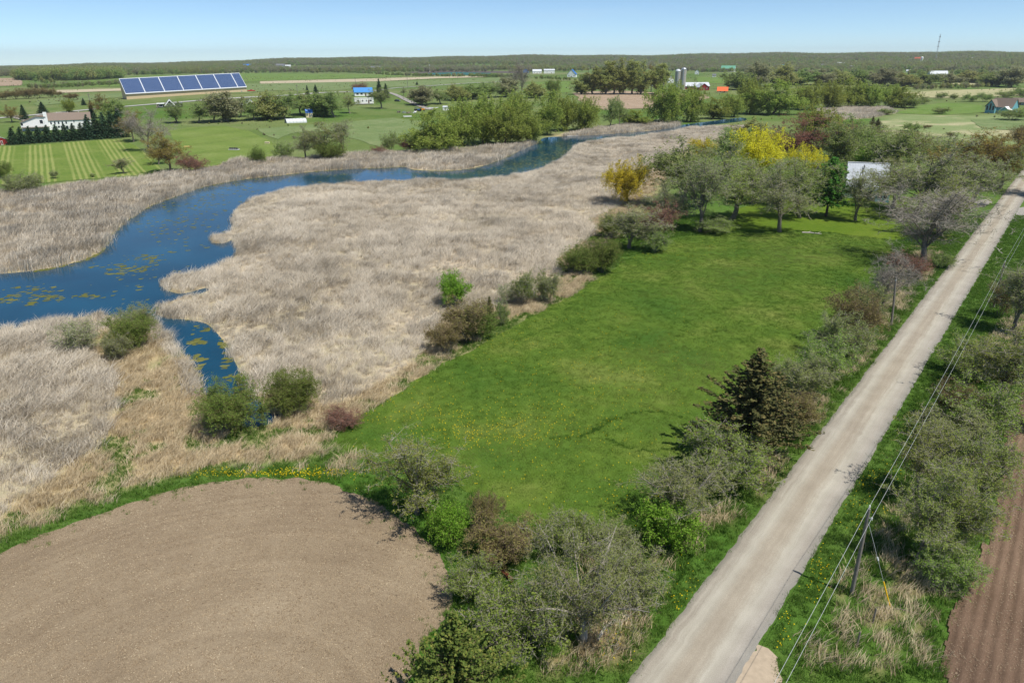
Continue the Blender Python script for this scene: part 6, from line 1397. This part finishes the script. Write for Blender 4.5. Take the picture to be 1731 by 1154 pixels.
# tractor
def tractor(label, px, py, mat, yaw):
    x, y, z = G3(px, py); o = empty('tractor', (x, y, z), yaw); tag(o, label, 'tractor')
    MB().box(-0.2, 2.0, -0.42, 0.42, 0.8, 1.6).build('bonnet', mat, o, 0.08); MB().box(-1.5, -0.2, -0.7, 0.7, 1.0, 1.3).build('platform', mat, o)
    MB().box(-1.4, -0.2, -0.72, 0.72, 2.5, 2.65).build('canopy', mat, o)
    for a in (-1.3, -0.3):
        for b in (-0.66, 0.66): MB().box(a - 0.05, a + 0.05, b - 0.05, b + 0.05, 1.3, 2.5).build('canopy_post', DARKW, o)
    for sy in (-1, 1):
        MB().tube([(-0.9, sy * 0.7, 0.8), (-0.9, sy * 1.1, 0.8)], 0.8, 16).build('rear_wheel', RUBBER, o); MB().tube([(1.5, sy * 0.5, 0.45), (1.5, sy * 0.8, 0.45)], 0.45, 14).build('front_wheel', RUBBER, o)
    MB().tube([(1.2, 0, 1.6), (1.2, 0, 2.3)], 0.05, 6).build('exhaust', DARKW, o)
tractor('orange tractor on the grass beside the end of the farm drive', 713, 188, plain('orange_paint', lin(232, 150, 40), 0.4, 0.4, 0.04), 0.2)
tractor('blue tractor next to the orange one', 705, 188.5, plain('blue_paint', lin(40, 80, 140), 0.4, 0.4, 0.04), 0.6)
def hull(name, label, px, py, L_, mat, yaw, cat):
    x, y, z = G3(px, py); o = empty(name, (x, y, z), yaw); tag(o, label, cat)
    prof = [(-L_ / 2, 0.25), (L_ * 0.3, 0.25), (L_ / 2, 0.9), (-L_ / 2, 0.9)]; m = MB(); m.prism(prof, -0.8, 0.8, 'y'); m.build('hull', mat, o, 0.06)
    MB().box(-L_ * 0.45, L_ * 0.3, -0.6, 0.6, 0.905, 0.95).build('deck', GREYW, o); MB().box(-L_ * 0.3, L_ * 0.2, -0.5, 0.5, -0.02, 0.25).build('cradle', WOODG, o)
hull('boat', 'white boat lying on the grass in front of the scrap heap', 690, 198.5, 6.0, WHITE, 0.2, 'boat')
hull('boat', 'long white boat beside the white hut at the end of the drive', 733, 184, 7.0, WHITE, -0.1, 'boat')
gable('white_hut', 'small white hut left of the tan ploughed ground', 'shed', 753, 187, 9, 3.0, 5.5, 1.5, WHITE, R_PALE, 'x', -10, 0, True)
hm_ = plain('scrap_mix', lin(150, 134, 126), 0.8, 0.2, 0.5, 0.8)
for i, (px, py, mt, lab) in enumerate(((676, 190.5, WOODG, 'brown timber stack left of the scrap heap'), (683, 191.5, STEEL, 'grey scrap heap in the farmyard grass'), (691, 192, hm_, 'mixed brown scrap heap right of the grey one'), (701, 191.5, TRIM, 'pale scrap heap below the blue tractor'))):
    x, y, z = G3(px, py); o = empty('scrap_heap', (x, y, z)); tag(o, lab, 'scrap heap'); rs = np.random.default_rng(600 + i)
    for k in range(9):
        c = rs.uniform(-1.2, 1.2, 2); q = MB().box(-rs.uniform(0.5, 1.2), rs.uniform(0.5, 1.2), -0.2, 0.2, -0.12, 0.12).build('piece', mt, o); q.location = (c[0], c[1], 0.12 + 0.11 * k); q.rotation_euler = (rs.normal() * 0.15, rs.normal() * 0.15, rs.uniform(0, 3))
# things on the lawns
x, y, z = G3(396, 254); o = empty('pontoon_raft', (x, y, z), -0.2); tag(o, 'low white pontoon raft with dark seats on the faintly striped lawn', 'boat')
MB().box(-2.2, 2.2, -0.9, 0.9, 0.3, 0.42).build('platform', TRIM, o)
for sy in (-0.6, 0.6): MB().tube([(-2.2, sy, 0.15), (2.0, sy, 0.15), (2.4, sy, 0.28)], [0.17, 0.17, 0.05], 10).build('float', STEEL, o)
for sx in (-1.6, -0.6, 0.5, 1.5): MB().box(sx - 0.3, sx + 0.3, -0.5, 0.5, 0.42, 0.75).box(sx - 0.3, sx - 0.15, -0.5, 0.5, 0.75, 1.15).build('seat', DARKW, o)
x, y, z = G3(452, 243); o = empty('wooden_box', (x, y, z), -0.1); tag(o, 'pale wooden box at the edge of the faintly striped lawn', 'box'); MB().box(-1.0, 1.0, -0.6, 0.6, 0, 0.7).build('body', CREAM, o, 0.03); MB().box(-1.08, 1.08, -0.68, 0.68, 0.705, 0.8).build('lid', CREAM, o)
x, y, z = G3(316, 250); o = empty('picnic_table', (x, y, z), 0.3); tag(o, 'yellow wooden picnic table beside the olive brown tree', 'table'); YW = plain('yellow_wood', lin(222, 190, 120), 0.7, 0.2, 0.06)
for k in range(5): MB().box(-1.1, 1.1, -0.4 + 0.165 * k, -0.25 + 0.165 * k, 0.72, 0.77).build('plank', YW, o)
for sy in (-0.85, 0.7): MB().box(-1.1, 1.1, sy, sy + 0.22, 0.43, 0.48).build('bench', YW, o)
for sx in (-0.8, 0.8):
    for sg in (-1, 1): MB().add([(sx - 0.05, sg * 0.2, 0.72), (sx + 0.05, sg * 0.2, 0.72), (sx + 0.05, sg * 0.75, 0), (sx - 0.05, sg * 0.75, 0), (sx - 0.05, sg * 0.3, 0.72), (sx + 0.05, sg * 0.3, 0.72), (sx + 0.05, sg * 0.85, 0), (sx - 0.05, sg * 0.85, 0)], [(0, 1, 2, 3), (4, 7, 6, 5), (0, 4, 5, 1), (1, 5, 6, 2), (2, 6, 7, 3), (3, 7, 4, 0)]).build('leg', YW, o)
    MB().box(sx - 0.04, sx + 0.04, -0.85, 0.92, 0.38, 0.43).build('brace', YW, o)
# fallen wood, fence posts, rusty beam
def log(px, py, L_, r_, yaw, label, mat, name='fallen_log'):
    x, y, z = G3(px, py); o = empty(name, (x, y, z + r_ * 0.8), yaw); tag(o, label, 'log')
    MB().tube([(-L_ / 2, 0, 0), (-L_ * 0.1, 0.06 * L_, 0.03), (L_ / 2, -0.02 * L_, 0.02)], [r_, r_ * 0.85, r_ * 0.5], 8).build('trunk', mat, o)
    for k, a in ((-0.2, 0.7), (0.1, -0.8), (0.3, 0.6)): MB().tube([(L_ * k, 0.03 * L_, 0), (L_ * k + 0.18 * L_ * math.cos(a), 0.18 * L_ * math.sin(a), 0.1 * L_)], [r_ * 0.4, r_ * 0.12], 5).build('branch', mat, o)
PALEW = plain('bleached_wood', lin(196, 188, 176), 0.9, 0.1, 0.12, 3)
log(1372, 395, 4.0, 0.16, -0.4, 'bleached fallen log at the far meadow edge', PALEW)
log(968, 230.5, 6.0, 0.22, 0.2, 'bleached driftwood log on the far bank below the willows', PALEW)
log(1290, 770, 2.6, 0.06, -0.5, 'pale fallen branch on the verge beside the dark cedar', PALEW, 'fallen_branch')
log(1030, 1060, 3.0, 0.12, 0.9, 'split pale branch leaning at the gnarled grey tree', PALEW, 'fallen_branch')
log(1535, 1036, 4.0, 0.035, -0.3, 'grey dead branch lying right of the yellow guy guard', WOODG, 'fallen_branch')
log(1690, 425, 4.0, 0.12, 1.2, 'pale log on the verge near the far right utility pole', PALEW)
x, y, z = G3(848, 968); o = empty('rusty_beam', (x, y, z), -0.9); tag(o, 'rusty steel beam lying in the scrub below the flowering bush', 'beam'); MR = plain('rust', lin(116, 72, 52), 0.9, 0.1, 0.2, 6)
MB().box(-1.3, 1.3, -0.14, 0.14, 0.02, 0.06).box(-1.3, 1.3, -0.03, 0.03, 0.061, 0.26).build('web', MR, o); MB().box(-1.3, 1.3, -0.14, 0.14, 0.262, 0.30).build('flange', MR, o)
for i, (px, py, lab) in enumerate(((1475, 1052, 'grey wooden fence post below the nearest utility pole'), (1448, 1092, 'broken fence post in the dry grass by the field entrance'))):
    x, y, z = G3(px, py); o = MB().tube([(0, 0, -0.4), (0.02, 0, 0.6), (0.03, 0.01, 1.2), (0.03, 0.01, 1.26)], [0.07, 0.065, 0.06, 0.03], 7).build('fence_post', WOODG); o.location = (x, y, z); tag(o, lab, 'fence post')

# ------------------------------------------------------------------ haze
m = MB().box(-9600, 9600, -9600, 9600, -4, 160); t = NT('haze_air'); pv = t.n('ShaderNodeVolumePrincipled')
pv.inputs['Color'].default_value = (0.86, 0.93, 1.0, 1); pv.inputs['Density'].default_value = 0.00006; pv.inputs['Anisotropy'].default_value = 0.2
t.l(pv.outputs[0], t.out.inputs['Volume'])
tag(m.build('haze', t.m), 'thin blue haze in the air over the whole countryside', 'haze', kind='stuff')
